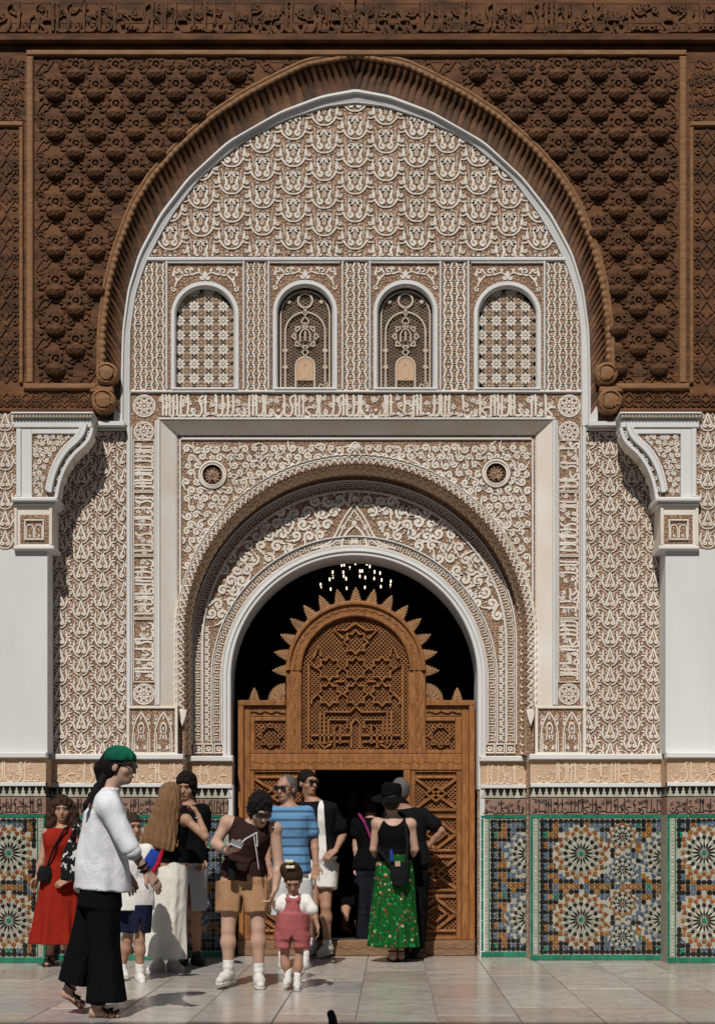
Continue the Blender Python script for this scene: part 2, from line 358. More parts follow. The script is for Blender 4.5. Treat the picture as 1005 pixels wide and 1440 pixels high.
# ------------------------------------------------------------------ planes (metres behind the main stucco wall)
Y0, YP, YC, YB, YS, YD = 0., -.28, -.13, -.06, .10, .36
TOP = 9.4
CED = [(82, 0), (94, 68), (110, 102), (135, 150), (167, 199), (210, 247), (250, 283), (290, 308), (350, 331), (405, 345), (464, 352), (540, 353)]
BAN = [(125, 0), (134, 48), (156, 106), (199, 181), (250, 236), (300, 275), (354, 304), (405, 320), (464, 328), (540, 330)]
TYM = [(147, 0), (152, 42), (170, 97), (192, 143), (202, 160), (250, 217), (300, 254), (340, 278), (377, 296), (415, 308), (464, 315), (554, 316)]
c_ced = curve_tab(CED, 500, YC, 240, 548); c_ban = curve_tab(BAN, 500, YB, 240, 596); c_tym = curve_tab(TYM, 500, Y0, 240, 600)

# ================================================================== floor
floor = place_obj('courtyard_floor', None); floor['kind'] = 'structure'
mb = MB(); mb.box(-12, 12, -16, .9, -.3, -.012); build(mb, 'mortar_bed', 'joint', floor)
def marble(name, a, b, c):
    m = mat(name, a, b, 3.2, .34, .05, 30, .5, objrand=.16, detail=8, stretch=(1.2, 3, 1)); t = m.node_tree; N = t.nodes; L = t.links
    bs = N['Principled BSDF']; src = bs.inputs['Base Color'].links[0].from_socket
    geo = N.new('ShaderNodeNewGeometry'); oi = N.new('ShaderNodeObjectInfo'); ad = N.new('ShaderNodeVectorMath'); ad.operation = 'ADD'
    L.new(geo.outputs[0], ad.inputs[0]); cb = N.new('ShaderNodeCombineXYZ'); mu = N.new('ShaderNodeMath'); mu.operation = 'MULTIPLY'; mu.inputs[1].default_value = 40
    L.new(oi.outputs['Random'], mu.inputs[0]); L.new(mu.outputs[0], cb.inputs[0]); L.new(cb.outputs[0], ad.inputs[1])
    n = N.new('ShaderNodeTexNoise'); n.inputs['Scale'].default_value = 2.4; n.inputs['Detail'].default_value = 7; n.inputs['Distortion'].default_value = 1.6; L.new(ad.outputs[0], n.inputs['Vector'])
    r = N.new('ShaderNodeValToRGB'); r.color_ramp.elements[0].position = .47; r.color_ramp.elements[1].position = .53
    for e, v in zip(r.color_ramp.elements, (0, 0)): e.color = (v, v, v, 1)
    e = r.color_ramp.elements.new(.5); e.color = (.75, .75, .75, 1); L.new(n.outputs[0], r.inputs[0])
    mx = N.new('ShaderNodeMix'); mx.data_type = 'RGBA'; L.new(r.outputs[0], mx.inputs[0]); L.new(src, mx.inputs[6]); mx.inputs[7].default_value = (*c, 1)
    L.new(mx.outputs[2], bs.inputs['Base Color'])
    # worn, uneven polish
    n3 = N.new('ShaderNodeTexNoise'); n3.inputs['Scale'].default_value = 5; L.new(geo.outputs[0], n3.inputs['Vector'])
    mr = N.new('ShaderNodeMapRange'); mr.inputs[3].default_value = .10; mr.inputs[4].default_value = .34; L.new(n3.outputs[0], mr.inputs[0]); L.new(mr.outputs[0], bs.inputs['Roughness'])
marble('marble_cream', (.47, .435, .39), (.40, .365, .32), (.31, .27, .23))
marble('marble_grey', (.42, .41, .39), (.35, .34, .325), (.25, .24, .23))
marble('marble_rose', (.45, .38, .33), (.38, .32, .275), (.27, .215, .18))
rot = math.radians(-1.4); cr, sr = math.cos(rot), math.sin(rot)
for i in range(-9, 10):
    w = .52; x0 = i * w + .11; y = -6.2 - random.random() * 1.0
    while y < .75:
        l = random.choice((.95, 1.05, 1.15, 1.25)); y1 = min(y + l, .78)
        if y1 - y > .12:
            hx, hy = w / 2 - .0035, (y1 - y) / 2 - .0035; cx, cy = x0 + w / 2, (y + y1) / 2; mb = MB(); c = .003
            zt = random.uniform(-.0015, .0015); V = []
            for sx, sy in ((-1, -1), (1, -1), (1, 1), (-1, 1)): V.append((sx * hx, sy * hy, -.02))
            for sx, sy in ((-1, -1), (1, -1), (1, 1), (-1, 1)): V.append((sx * hx, sy * hy, zt - c))
            for sx, sy in ((-1, -1), (1, -1), (1, 1), (-1, 1)): V.append((sx * (hx - c), sy * (hy - c), zt))
            Fs = [(8, 9, 10, 11)] + [(a + o, (a + 1) % 4 + o, (a + 1) % 4 + o + 4, a + o + 4) for o in (0, 4) for a in range(4)]
            V = [(v[0] * cr - v[1] * sr, v[0] * sr + v[1] * cr, v[2]) for v in V]
            mb.add(V, Fs); me = mb.mesh('marble_slab', random.choice(('marble_cream', 'marble_cream', 'marble_grey', 'marble_rose')))
            place_obj('marble_slab', me, floor, (cx * cr - cy * sr, cx * sr + cy * cr, 0))
        y = y1

# ================================================================== main stucco wall with tympanum, windows and inner portal
wall = thing('carved_stucco_wall', (0, 0, 0), 'recessed wall of carved white stucco with four arched windows around the door arch', 'wall')
# backing surfaces -----------------------------------------------------------------
mb = MB()
fx0, fx1, ftop = U(226, 592)[0], U(776, 592)[0], U(500, 592)[1]           # picture-frame splay around the inner portal
WX = 4.6
zshelf = U(500, 1063)[1]
mb.box(-WX, fx0, Y0, .30, 0, TOP, 0); mb.box(fx1, WX, Y0, .30, 0, TOP, 0)
wins = [(247, 330), (390, 468), (531, 609), (672, 754)]
zwb, zwt = U(0, 549)[1], U(0, 398)[1]
mb.box(fx0, fx1, Y0, .30, ftop, zwb, 0)
edges = [fx0] + [v for a, b in wins for v in (U(a, 0)[0], U(b, 0)[0])] + [fx1]
for a, b in zip(edges[0::2], edges[1::2]): mb.box(a, b, Y0, .30, zwb, zwt, 0)
mb.box(fx0, fx1, Y0, .30, zwt, TOP, 0)
bk = MB(); bk.box(fx0 + .01, fx1 - .01, .17, .29, zwb + .001, zwt - .001); build(bk, 'window_backing', 'void', wall)
build(mb, 'wall_ground', 'stucco_ground', wall)
# spandrel plane and deep arch plane
A1 = UP(arch_px(500, 893, 240, 1062), YS)                                 # inner edge of the front arch moulding
A1b = UP(arch_px(500, 899, 230, 1062), YD)
A2 = UP(arch_px(498, 955, 173, 1345), YD)                                 # doorway arch
ix0, ix1, itop = U(250, 0, YS)[0], U(752, 0, YS)[0], U(0, 612, YS)[1]
def wall_above(mb, arch, x0, x1, ztop, Y, zbot, mat=0):
    xs = np.unique(np.r_[arch[:, 0]]); i = int(np.argmax(arch[:, 1])); lo = np.interp(xs, np.r_[arch[1:-1, 0]], np.r_[arch[1:-1, 1]])
    fill_cols(mb, xs, lo, np.full(len(xs), ztop), Y, mat)
    for a, b in ((x0, arch[0, 0]), (arch[-1, 0], x1)):
        mb.add([(a, Y, zbot), (b, Y, zbot), (b, Y, ztop), (a, Y, ztop)], [(0, 1, 2, 3)], mat)
mb = MB(); wall_above(mb, A1, ix0, ix1, itop, YS, 0); build(mb, 'spandrel_ground', 'stucco_ground', wall)
mb = MB(); wall_above(mb, A2, A1b[0, 0] - .25, A1b[-1, 0] + .25, U(0, 640, YD)[1], YD, 0); build(mb, 'archivolt_ground', 'stucco_ground', wall)
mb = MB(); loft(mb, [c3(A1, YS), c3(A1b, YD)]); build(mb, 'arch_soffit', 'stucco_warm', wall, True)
# scallops on the soffit
mb = MB(); n = 92; s = np.linspace(0, 1, len(A1))
La = np.r_[0, np.cumsum(np.linalg.norm(np.diff(A1, axis=0), axis=1))]; La /= La[-1]
def soff(u, v):                                                            # along, depth -> 3-D
    p = np.stack([np.interp(u, La, A1[:, k]) for k in (0, 1)], -1); q = np.stack([np.interp(u, La, A1b[:, k]) for k in (0, 1)], -1)
    r = p + (q - p) * v[..., None]; return np.stack([r[..., 0], YS + (YD - YS) * v, r[..., 1]], -1)
cen = np.array([0, 0, U(0, 895)[1]])
for k in range(n):
    u0, u1 = (k + .04) / n, (k + .96) / n; a = np.linspace(0, PI, 9)
    rows = []
    for rr, lift in ((1., 0), (.97, .012), (.74, .012), (.70, 0)):
        u = (u0 + u1) / 2 - np.cos(a) * (u1 - u0) / 2 * rr; v = .30 + np.sin(a) * .5 * rr
        P = soff(u, v); d = cen - P; d[:, 1] = 0; d[:, 2] = np.where(P[:, 2] > cen[2], d[:, 2], 0); d /= np.linalg.norm(d, axis=1)[:, None]; rows.append(P + d * lift)
    mb.grid(np.stack(rows, 0))
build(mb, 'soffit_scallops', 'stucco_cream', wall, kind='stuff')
# mouldings (plain white) -----------------------------------------------------------
mb = MB()
def splay(mb, o, i, yo, yi, zb, zb2, mat=0):                               # o,i = (x0,x1,top)
    mb.add([(o[0], yo, o[2]), (o[1], yo, o[2]), (i[1], yi, i[2]), (i[0], yi, i[2])], [(0, 1, 2, 3)], mat)
    mb.add([(o[0], yo, zb), (o[0], yo, o[2]), (i[0], yi, i[2]), (i[0], yi, zb2)], [(0, 1, 2, 3)], mat)
    mb.add([(o[1], yo, zb), (o[1], yo, o[2]), (i[1], yi, i[2]), (i[1], yi, zb2)], [(0, 1, 2, 3)], mat)
zn = U(0, 1000)[1]
splay(mb, (fx0, fx1, ftop), (ix0 - .015, ix1 + .015, itop + .015), Y0 - .012, YS - .02, zn, zn)
splay(mb, (ix0 - .015, ix1 + .015, itop + .015), (ix0, ix1, itop), YS - .02, YS - .001, zn, zn)
build(mb, 'portal_frame_splay', 'plaster_stained', wall)
mb = MB()
def band(x0, x1, y0, y1, Y=Y0, t=.022, ch=.008, both=True):
    for f in ((0, 1) if both else (0,)):
        a, b = (x0, x1) if f == 0 else (1002 - x1, 1002 - x0); X0, X1, Z0, Z1 = pxbox(a, b, y0, y1, Y); mb.slab(X0, X1, Z0, Z1, Y + .01, Y - t, ch)
band(178.5, 184, 553, 1062); band(221, 225.8, 592, 992, t=.03); band(218.2, 220.6, 592, 992, t=.016, ch=.004)
band(184.5, 186.6, 600, 992, t=.014, ch=.004)
band(222, 780, 588, 591.4, both=False, t=.024); band(184.2, 817.8, 549.4, 553.2, both=False, t=.024); band(206, 796, 362.5, 368, both=False, t=.026)
band(252.5, 255, 618, 1000, YS, .018, .004); band(255.2, 746.8, 616, 619, YS, .018, .004, both=False)
band(84, 178, 603, 606, t=.03); 
for x in (233.5, 341.5, 376.5, 480.2, 518.5, 617.5, 656.6, 763.5): band(x, x + 2.9, 368.4, 549, both=False, t=.03)
for (a, b) in wins: band(a - 10.3, b + 10.3, 369, 371, both=False, t=.02, ch=.004)
build(mb, 'plaster_fillets', 'plaster', wall)
# niche blocks
for f in (0, 1):
    q = lambda a, b, c, d, Y=Y0: pxbox(*( (a, b) if f == 0 else (1002 - b, 1002 - a)), c, d, Y)
    mb = MB(); X0, X1, Z0, Z1 = q(179, 250.5, 993, 1062); mb.slab(X0, X1, Z0, Z1, YS + .3, Y0 - .016, .004, 1); frame(mb, X0, X1, Z0, Z1, .026, Y0, Y0 - .034)
    cx, w = (X0 + X1) / 2, (X1 - X0) / 2 - .03
    mo = Mot(); mo.r(np.concatenate([[(-.8, -1)], bez((-.8, -1), (-.8, -.2), (-.85, .3), (0, .85), 10)]), .12, both=True)
    mo.r(circ(0, .08, .27, 14), .11); mo.r(arc(0, -.45, .3, 0, 180, 9), .1); mo.b(circ(0, .08, .1, 7)[:-1]); mo.b(leaf(0, -.45, .3, .22, PI / 2)); mo.b(leaf(0, .45, .3, .18, PI / 2))
    mo.r([(-.62, -1), (-.62, -.1)], .1, both=True); mo.r(spiral(.62, .62, .04, .18, 1, 1, 9), .08, both=True); mo.b(leaf(.75, .2, .3, .2, 1.6), both=True); mo.b(leaf(.3, -.95, .3, .2, 1.6), both=True); mo.r(spiral(.45, -.75, .04, .13, 1, 1, 8), .07, both=True)
    hh = (Z1 - Z0) / 2 - .03
    stamp(mb, mo, Y0 - .016, [(cx - w / 2, (Z0 + Z1) / 2, w / 2 * .98, hh, 0), (cx + w / 2, (Z0 + Z1) / 2, w / 2 * .98, hh, 0)], .02)
    build(mb, 'niche_block', ['stucco', 'stucco_ground'], wall)
# carved fields ----------------------------------------------------------------------
cl_tym = inside(c_tym)
mb = MB(); mo = m_tympanum(); cw, chh = 43.3 * PX, 38.8 * PX; pl = []
ztb = U(0, 361)[1]
for c in range(-8, 9):
    for r in range(-1, 8):
        px = 499 + c * 43.3; py = 350 - r * 38.8 + (0 if c % 2 else 19.4); x, z = U(px, py); pl.append((x, z, cw * 1.1, cw * 1.08, 0))
stamp(mb, mo, Y0, pl, .022, lambda x, z: cl_tym(x, z) & (z > ztb + .006)); build(mb, 'tympanum_arabesque', 'stucco', wall, kind='stuff')
mo = m_panel()
for f in (0, 1):
    mb = MB(); X0, X1, Z0, Z1 = pxbox(*((66, 178) if f == 0 else (824, 936)), 606, 1062); pl = []
    xc = U(145 if f == 0 else 857, 0)[0]
    for c in range(-3, 4):
        for r in range(-1, 19):
            pl.append((xc + c * 30.5 * PX * (1 if f else 1), U(0, 1056 - r * 26.6 + (13.3 if c % 2 else 0))[1], 30.5 * PX * 1.08, 30.5 * PX * 1.04, 0))
    stamp(mb, mo, Y0, pl, .022, lambda x, z: (x > X0) & (x < X1 - .004) & (z > Z0 + .004) & (z < Z1 - .01)); build(mb, 'side_panel_arabesque', 'stucco', wall, kind='stuff')
    # vertical inscription, end rosettes
    mb = MB(); X0, X1, Z0, Z1 = pxbox(*((187.5, 218) if f == 0 else (784, 814.5)), 592, 992); w = X1 - X0
    ro = m_rosette(); stamp(mb, ro, Y0, [((X0 + X1) / 2, Z0 + w * .52, w, w, 0), ((X0 + X1) / 2 + .003, U(0, 571)[1], w * 1.06, w * 1.06, 0), ((X0 + X1) / 2, U(0, 607)[1], w * .95, w * .95, .2)], .018)
    zz = Z0 + w * 1.04
    for j, ln in enumerate((2.95, 2.9, 2.95, 2.4)):
        z1 = min(zz + ln * w, Z1); inscription(mb, Y0, X0 + .006, X1 - .006, zz + .012, z1 - .012, 40 + j + 9 * f, .018, True)
        frame(mb, X0 + .001, X1 - .001, zz + .002, z1 - .002, .009, Y0, Y0 - .014, 0, .003); zz = z1
    build(mb, 'vertical_inscription', 'stucco', wall, kind='stuff')
mb = MB(); X0, X1, Z0, Z1 = pxbox(223, 779, 554, 587.6); inscription(mb, Y0, X0, X1, Z0, Z1, 7, .02); build(mb, 'horizontal_inscription', 'stucco', wall, kind='stuff')
# narrow strips between windows
mo = m_interlace(); mb = MB()
for x0, x1 in ((187, 233), (345, 376), (484, 518), (621, 656), (767, 815)):
    X0, X1, Z0, Z1 = pxbox(x0, x1, 369, 549); nc = 2 if x1 - x0 < 40 else 3; w = (X1 - X0) / nc; nr = int(round((Z1 - Z0) / w)); hgt = (Z1 - Z0) / nr
    stamp(mb, mo, Y0, [(X0 + (i + .5) * w, Z0 + (j + .5) * hgt, w, hgt, 0) for i in range(nc) for j in range(nr)], .018, cl_tym)
build(mb, 'window_strip_arabesque', 'stucco', wall, kind='stuff')
# spandrel vines
def vines(mb, Y, test, box, step, h, seed, fn=None, size=1.06):
    rn = random.Random(seed); x0, x1, z0, z1 = box; r = 0; z = z0
    while z < z1:
        x = x0 + (step / 2 if r % 2 else 0)
        while x < x1:
            a, b = x + rn.uniform(-.12, .12) * step, z + rn.uniform(-.12, .12) * step
            if test(a, b): k = step * size * rn.uniform(.9, 1.12); stamp(mb, rn.choice(SCROLLS), Y, [(a, b, k, k, rn.uniform(0, 6.28))], h, None if fn else test, fn)
            x += step
        z += step * .87; r += 1
mb = MB(); A1o = UP(arch_px(500, 893, 252, 1062), YS); ina = inside(A1o); sx0, sx1, sz1 = U(256.5, 0, YS)[0], U(745.5, 0, YS)[0], U(0, 620.5, YS)[1]
med = [U(299, 668, YS), U(697, 666, YS)]
def okv(x, z):
    ok = ~ina(np.asarray(x), np.asarray(z)) & (x > sx0) & (x < sx1) & (z < sz1) & (z > U(0, 900, YS)[1])
    for m_ in med: ok = ok & (np.hypot(x - m_[0], z - m_[1]) > .145)
    return ok
vines(mb, YS, okv, (sx0, sx1, U(0, 900, YS)[1], sz1), .09, .02, 3); build(mb, 'spandrel_vines', 'stucco', wall, kind='stuff')
for (mx_, mz_) in med:                                                     # shell medallions
    mb = MB(); a = np.linspace(0, 2 * PI, 33)
    prof = [(.135, 0), (.132, .022), (.118, .026), (.112, .012), (.107, .012), (.102, .022), (.094, .022), (.086, -.03), (.0, -.035)]
    mb.grid(np.stack([np.c_[mx_ + r * np.cos(a), np.full(33, YS - y), mz_ + r * np.sin(a)] for r, y in prof[:-2]], 0)); mb.grid(np.stack([np.c_[mx_ + r * np.cos(a), np.full(33, YS - .002 if r < .09 else YS - .022), mz_ + r * np.sin(a)] for r, y in prof[-3:]], 0), 1)
    o = build(mb, 'medallion', ['stucco', 'cedar_deep'], wall)
    for k in range(12):
        t = math.radians(-60 + 300 * k / 11) ; mo = Mot(); mo.b(leaf(0, 0, .085, .03, t)); m2 = MB(); stamp(m2, mo, YS - .003, [(mx_, mz_ - .012, 1, 1, 0)], .016); build(m2, 'shell_flute', 'stucco_ground', o)
# arch moulding: scalloped ring, outer roll and sawtooth
def ring_path(cx, cy, r, ybot, Y, n=400):
    p = UP(arch_px(cx, cy, r, ybot, 200), Y); s = np.r_[0, np.cumsum(np.linalg.norm(np.diff(p, axis=0), axis=1))]; ss = np.linspace(0, s[-1], n)
    return np.stack([np.interp(ss, s, p[:, 0]), np.interp(ss, s, p[:, 1])], 1), s[-1]
ZB = 1000
n = 901; outer, Ln = ring_path(500, 893, 253, ZB, YS, n); inner, _ = ring_path(500, 893, 240, ZB, YS, n)
nt_ = 96; ph = np.linspace(0, nt_, n); wav = np.abs(np.sin(PI * ph)); saw = np.abs((ph * 2) % 2 - 1)
nrm = outer - inner; nrm /= np.linalg.norm(nrm, axis=1)[:, None]
mb = MB()
rows = []
for r, y, wv in ((1.0, .0, .008), (.98, .034, .008), (.90, .036, .008), (.86, .004, .007), (.78, .004, .006), (.75, .03, .005), (.68, .03, .005)):
    p = inner + (outer - inner) * r + nrm * (wav * wv)[:, None]; rows.append(np.c_[p[:, 0], YS - y - wav * .003, p[:, 1]])
loft(mb, rows); build(mb, 'arch_scallop_moulding', 'stucco', wall, True)
mb = MB(); rows = []
for r, y, wv in ((.68, .016, .0), (.5, .03, -.004), (.30, .034, -.016), (.16, .026, -.026), (-.02, .0, -.02)):
    p = inner + (outer - inner) * r + nrm * (saw * wv)[:, None]; rows.append(c3(p, YS - y))
loft(mb, rows); build(mb, 'arch_sawtooth_moulding', 'stucco_ground', wall)
tooth = Mot(); tooth.r([(-.5, .42), (0, -.45), (.5, .42)], .26); tooth.r([(-.5, .05), (0, .5), (.5, .05)], .16, .8); mid = inner + (outer - inner) * .34; mb = MB()
for k in range(nt_):
    i = int((k + .5) / nt_ * n); t = nrm[i]; stamp(mb, tooth, YS - .03, [(mid[i, 0], mid[i, 1], Ln / nt_, .062, math.atan2(t[1], t[0]) - PI / 2)], .016)
build(mb, 'arch_teeth', 'stucco', wall, kind='stuff')
for sx in (0, 1):                                                          # pendant ends of the moulding
    X, Z = U(257 if sx == 0 else 745, 1003, YS); mb = MB(); mb.poly([(X - .045, Z + .03), (X + .045, Z + .03), (X + .035, Z - .03), (X + .0, Z - .13), (X - .03, Z - .04)], YS, YS - .05, .01); build(mb, 'moulding_pendant', 'stucco', wall)
key = Mot(); key.b([(-.5, .45), (.5, .45), (.62, .75), (.3, 1.15), (0, 1.25), (-.3, 1.15), (-.62, .75)]); key.r(circ(0, .85, .28, 12), .12, 1.5); key.r([(-.55, -.1), (-.42, .25), (0, .55)], .16, 1.4, both=True); key.b(leaf(0, -.1, .5, .4, PI / 2), 1.6)
mb = MB(); X, Z = U(499, 641, YS); stamp(mb, key, YS - .03, [(X, Z, .1, .1, 0)], .025); build(mb, 'keystone_boss', 'stucco', wall)

# deep archivolt: key-pattern rings, crescent scrolls, chevrons
def meander():
    m = Mot(); w = .13
    m.r([(-.5, -.42), (.5, -.42)], w); m.r([(-.32, -.42), (-.32, .2), (.08, .2), (.08, -.1), (-.1, -.1)], w); m.r([(.34, .42), (.34, -.15), (.34, -.2)], w); m.r([(-.5, .42), (.5, .42)], w); m.r([(.15, .42), (.15, .38), (-.05, .38)], w); return m
MEA = meander(); CHV = Mot(); CHV.r([(-.5, -.3), (0, .2), (.5, -.3)], .22); CHV.b(leaf(0, -.28, .4, .28, PI / 2), .8); CHV.b(leaf(.36, .0, .4, .2, 1.9), .7, both=True)
def along(mb, mot, path, wid, pitch, Y, h, s0=0., s1=1.):
    s = np.r_[0, np.cumsum(np.linalg.norm(np.diff(path, axis=0), axis=1))]; L = s[-1]; a, b = s0 * L, s1 * L; nn = max(1, int(round((b - a) / pitch))); pt = (b - a) / nn
    t = np.gradient(path, axis=0); t /= np.linalg.norm(t, axis=1)[:, None]
    def fn(X, Z):
        x = np.interp(X, s, path[:, 0]); z = np.interp(X, s, path[:, 1]); tx = np.interp(X, s, t[:, 0]); tz = np.interp(X, s, t[:, 1]); return x - tz * Z, z + tx * Z
    stamp(mb, mot, Y, [(a + (k + .5) * pt, 0, pt, wid, 0) for k in range(nn)], h, None, fn)
def ring(cx, cy, r, yb=1043): return ring_path(cx, cy, r, yb, YD, 300)[0]
mb = MB()
along(mb, MEA, ring(498, 904, 219.5), 12 * PX, .085, YD, .018); along(mb, MEA, ring(498, 955, 193), 12 * PX, .085, YD, .018)
build(mb, 'key_pattern_rings', 'stucco', wall, kind='stuff')
mb = MB()
for cx, cy, r in ((498, 904, 227.3), (498, 904, 212.5), (498, 955, 200.5), (498, 955, 185.8)):
    V, Fq = strip(ring(cx, cy, r, 1047), .014, .024); V = np.c_[V[:, 0], YD - V[:, 1], V[:, 2]]; mb.add(V, Fq)
build(mb, 'archivolt_fillets', 'plaster', wall)
mb = MB(); chl = np.stack([np.full(60, 0.), np.linspace(1043, 905, 60)], 1)
for f in (0, 1):
    p = np.array([(498 + (-206.5 if f == 0 else 206.5), y) for y in np.linspace(1043, 880, 50)]); along(mb, CHV, UP(p, YD), 12.5 * PX, .07, YD, .02)
build(mb, 'chevron_borders', 'stucco', wall, kind='stuff')
O_ = UP(arch_px(498, 904, 211.5, 1062), YD); I_ = UP(arch_px(498, 955, 201.5, 1062), YD); io, ii = inside(O_), inside(I_); kx, kz = U(498, 768, YD)
def okc(x, z): x = np.asarray(x); z = np.asarray(z); return io(x, z) & ~ii(x, z) & (z > U(0, 880, YD)[1]) & ~((np.abs(x - kx) < .34 - (z - kz) * .62) & (z < kz + .42))
mb = MB(); vines(mb, YD, okc, (O_[0, 0], O_[-1, 0], U(0, 880, YD)[1], O_[:, 1].max()), .125, .026, 11, size=1.15); build(mb, 'archivolt_vines', 'stucco', wall, kind='stuff')
mb = MB(); mo = Mot()                                                       # ogee hood over the doorway apex
og = np.concatenate([[(-1.7, -.1)], bez((-1.7, -.1), (-.9, .05), (-.85, .3), (-.62, .75), 8), bez((-.62, .75), (-.4, 1.25), (-.15, 1.5), (0, 1.75), 7)[1:]])
mo.r(og, .09, both=True); mo.r(og * [.82, .84], .07, both=True)
og2 = np.concatenate([[(-.52, -.1)], bez((-.52, -.1), (-.5, .4), (-.3, .62), (0, .85), 8)]); mo.r(og2, .11, 1.3, both=True); mo.b(circ(0, .92, .13, 8)[:-1], 1.5)
for k in range(4): mo.b(leaf(0, .25, .26, .22, k * PI / 2 + PI / 4), 1)
for x, z in ((-.62, .25), (-.42, .75), (-.15, 1.15), (.15, 1.15), (.42, .75), (.62, .25), (-1.05, .06), (1.05, .06)): mo.r(spiral(x, z, .03, .12, x * 5, .9, 8), .06, .8)
for x, z, a in ((-.25, 1.62, 2.4), (.25, 1.62, .7), (0, 1.8, 1.57)): mo.b(leaf(x * .6, z, .34, .2, a), 1.2)
stamp(mb, mo, YD, [(kx, kz, .235, .235, 0)], .022); build(mb, 'ogee_hood', 'stucco', wall)
mb = MB()
for f in (0, 1):
    for k, x in enumerate((279, 293.5, 308)):
        X0, X1, Z0, Z1 = pxbox(*((x - 5.6, x + 5.6) if f == 0 else (996 - x - 5.6, 996 - x + 5.6)), 1047, 1058.5, YD); frame(mb, X0 - .008, X1 + .008, Z0 - .008, Z1 + .008, .012, YD, YD - .022)
        mo = Mot(); [mo.b(leaf(.06 * math.cos(a), .06 * math.sin(a), .4, .22, a)) for a in np.arange(8) * PI / 4]; stamp(mb, mo, YD, [((X0 + X1) / 2, (Z0 + Z1) / 2, X1 - X0, Z1 - Z0, 0)], .016)
build(mb, 'archivolt_foot_squares', 'stucco', wall)
# white doorway arch with deep soffit
n_ = 120; o1, _ = ring_path(498, 955, 184.6, 1110, YD, n_); o2, _ = ring_path(498, 955, 173, 1110, YD, n_)
mb = MB(); rr = lambda t: o1 + (o2 - o1) * t
loft(mb, [c3(rr(0), YD), c3(rr(.03), YD - .03), c3(rr(.45), YD - .035), c3(rr(.55), YD - .02), c3(rr(.9), YD - .02), c3(rr(1.0), YD - .008), c3(rr(1.02), .752)]); build(mb, 'doorway_arch', 'plaster', wall)
# windows -----------------------------------------------------------------------------
def arch_opening(x0, x1, ytop, ybot, Y):
    cx, r = (x0 + x1) / 2, (x1 - x0) / 2; return UP(arch_px(cx, ytop + r, r, ybot, 40), Y)
star8 = [(math.cos(a) * (.5 if k % 2 == 0 else .3), math.sin(a) * (.5 if k % 2 == 0 else .3)) for k, a in enumerate(np.arange(16) * PI / 8)]
def rosette_mesh(n, mats, r, white):
    mo = Mot()
    for k in range(n):
        a = k * 2 * PI / n; mo.b(leaf(.1 * math.cos(a), .1 * math.sin(a), .38 if not white else .4, .17 if not white else .27, a), 1)
    mo.b(circ(0, 0, .13, 8)[:-1], 1.3); m_ = MB(); stamp(m_, mo, 0, [(0, 0, r, r, 0)], .014); return m_.mesh('rosette', mats)
ros_t = rosette_mesh(12, 'lattice_tan', 21.5 * PX, False); ros_w = rosette_mesh(8, 'lattice_white', 18.5 * PX, True)
YW = .045
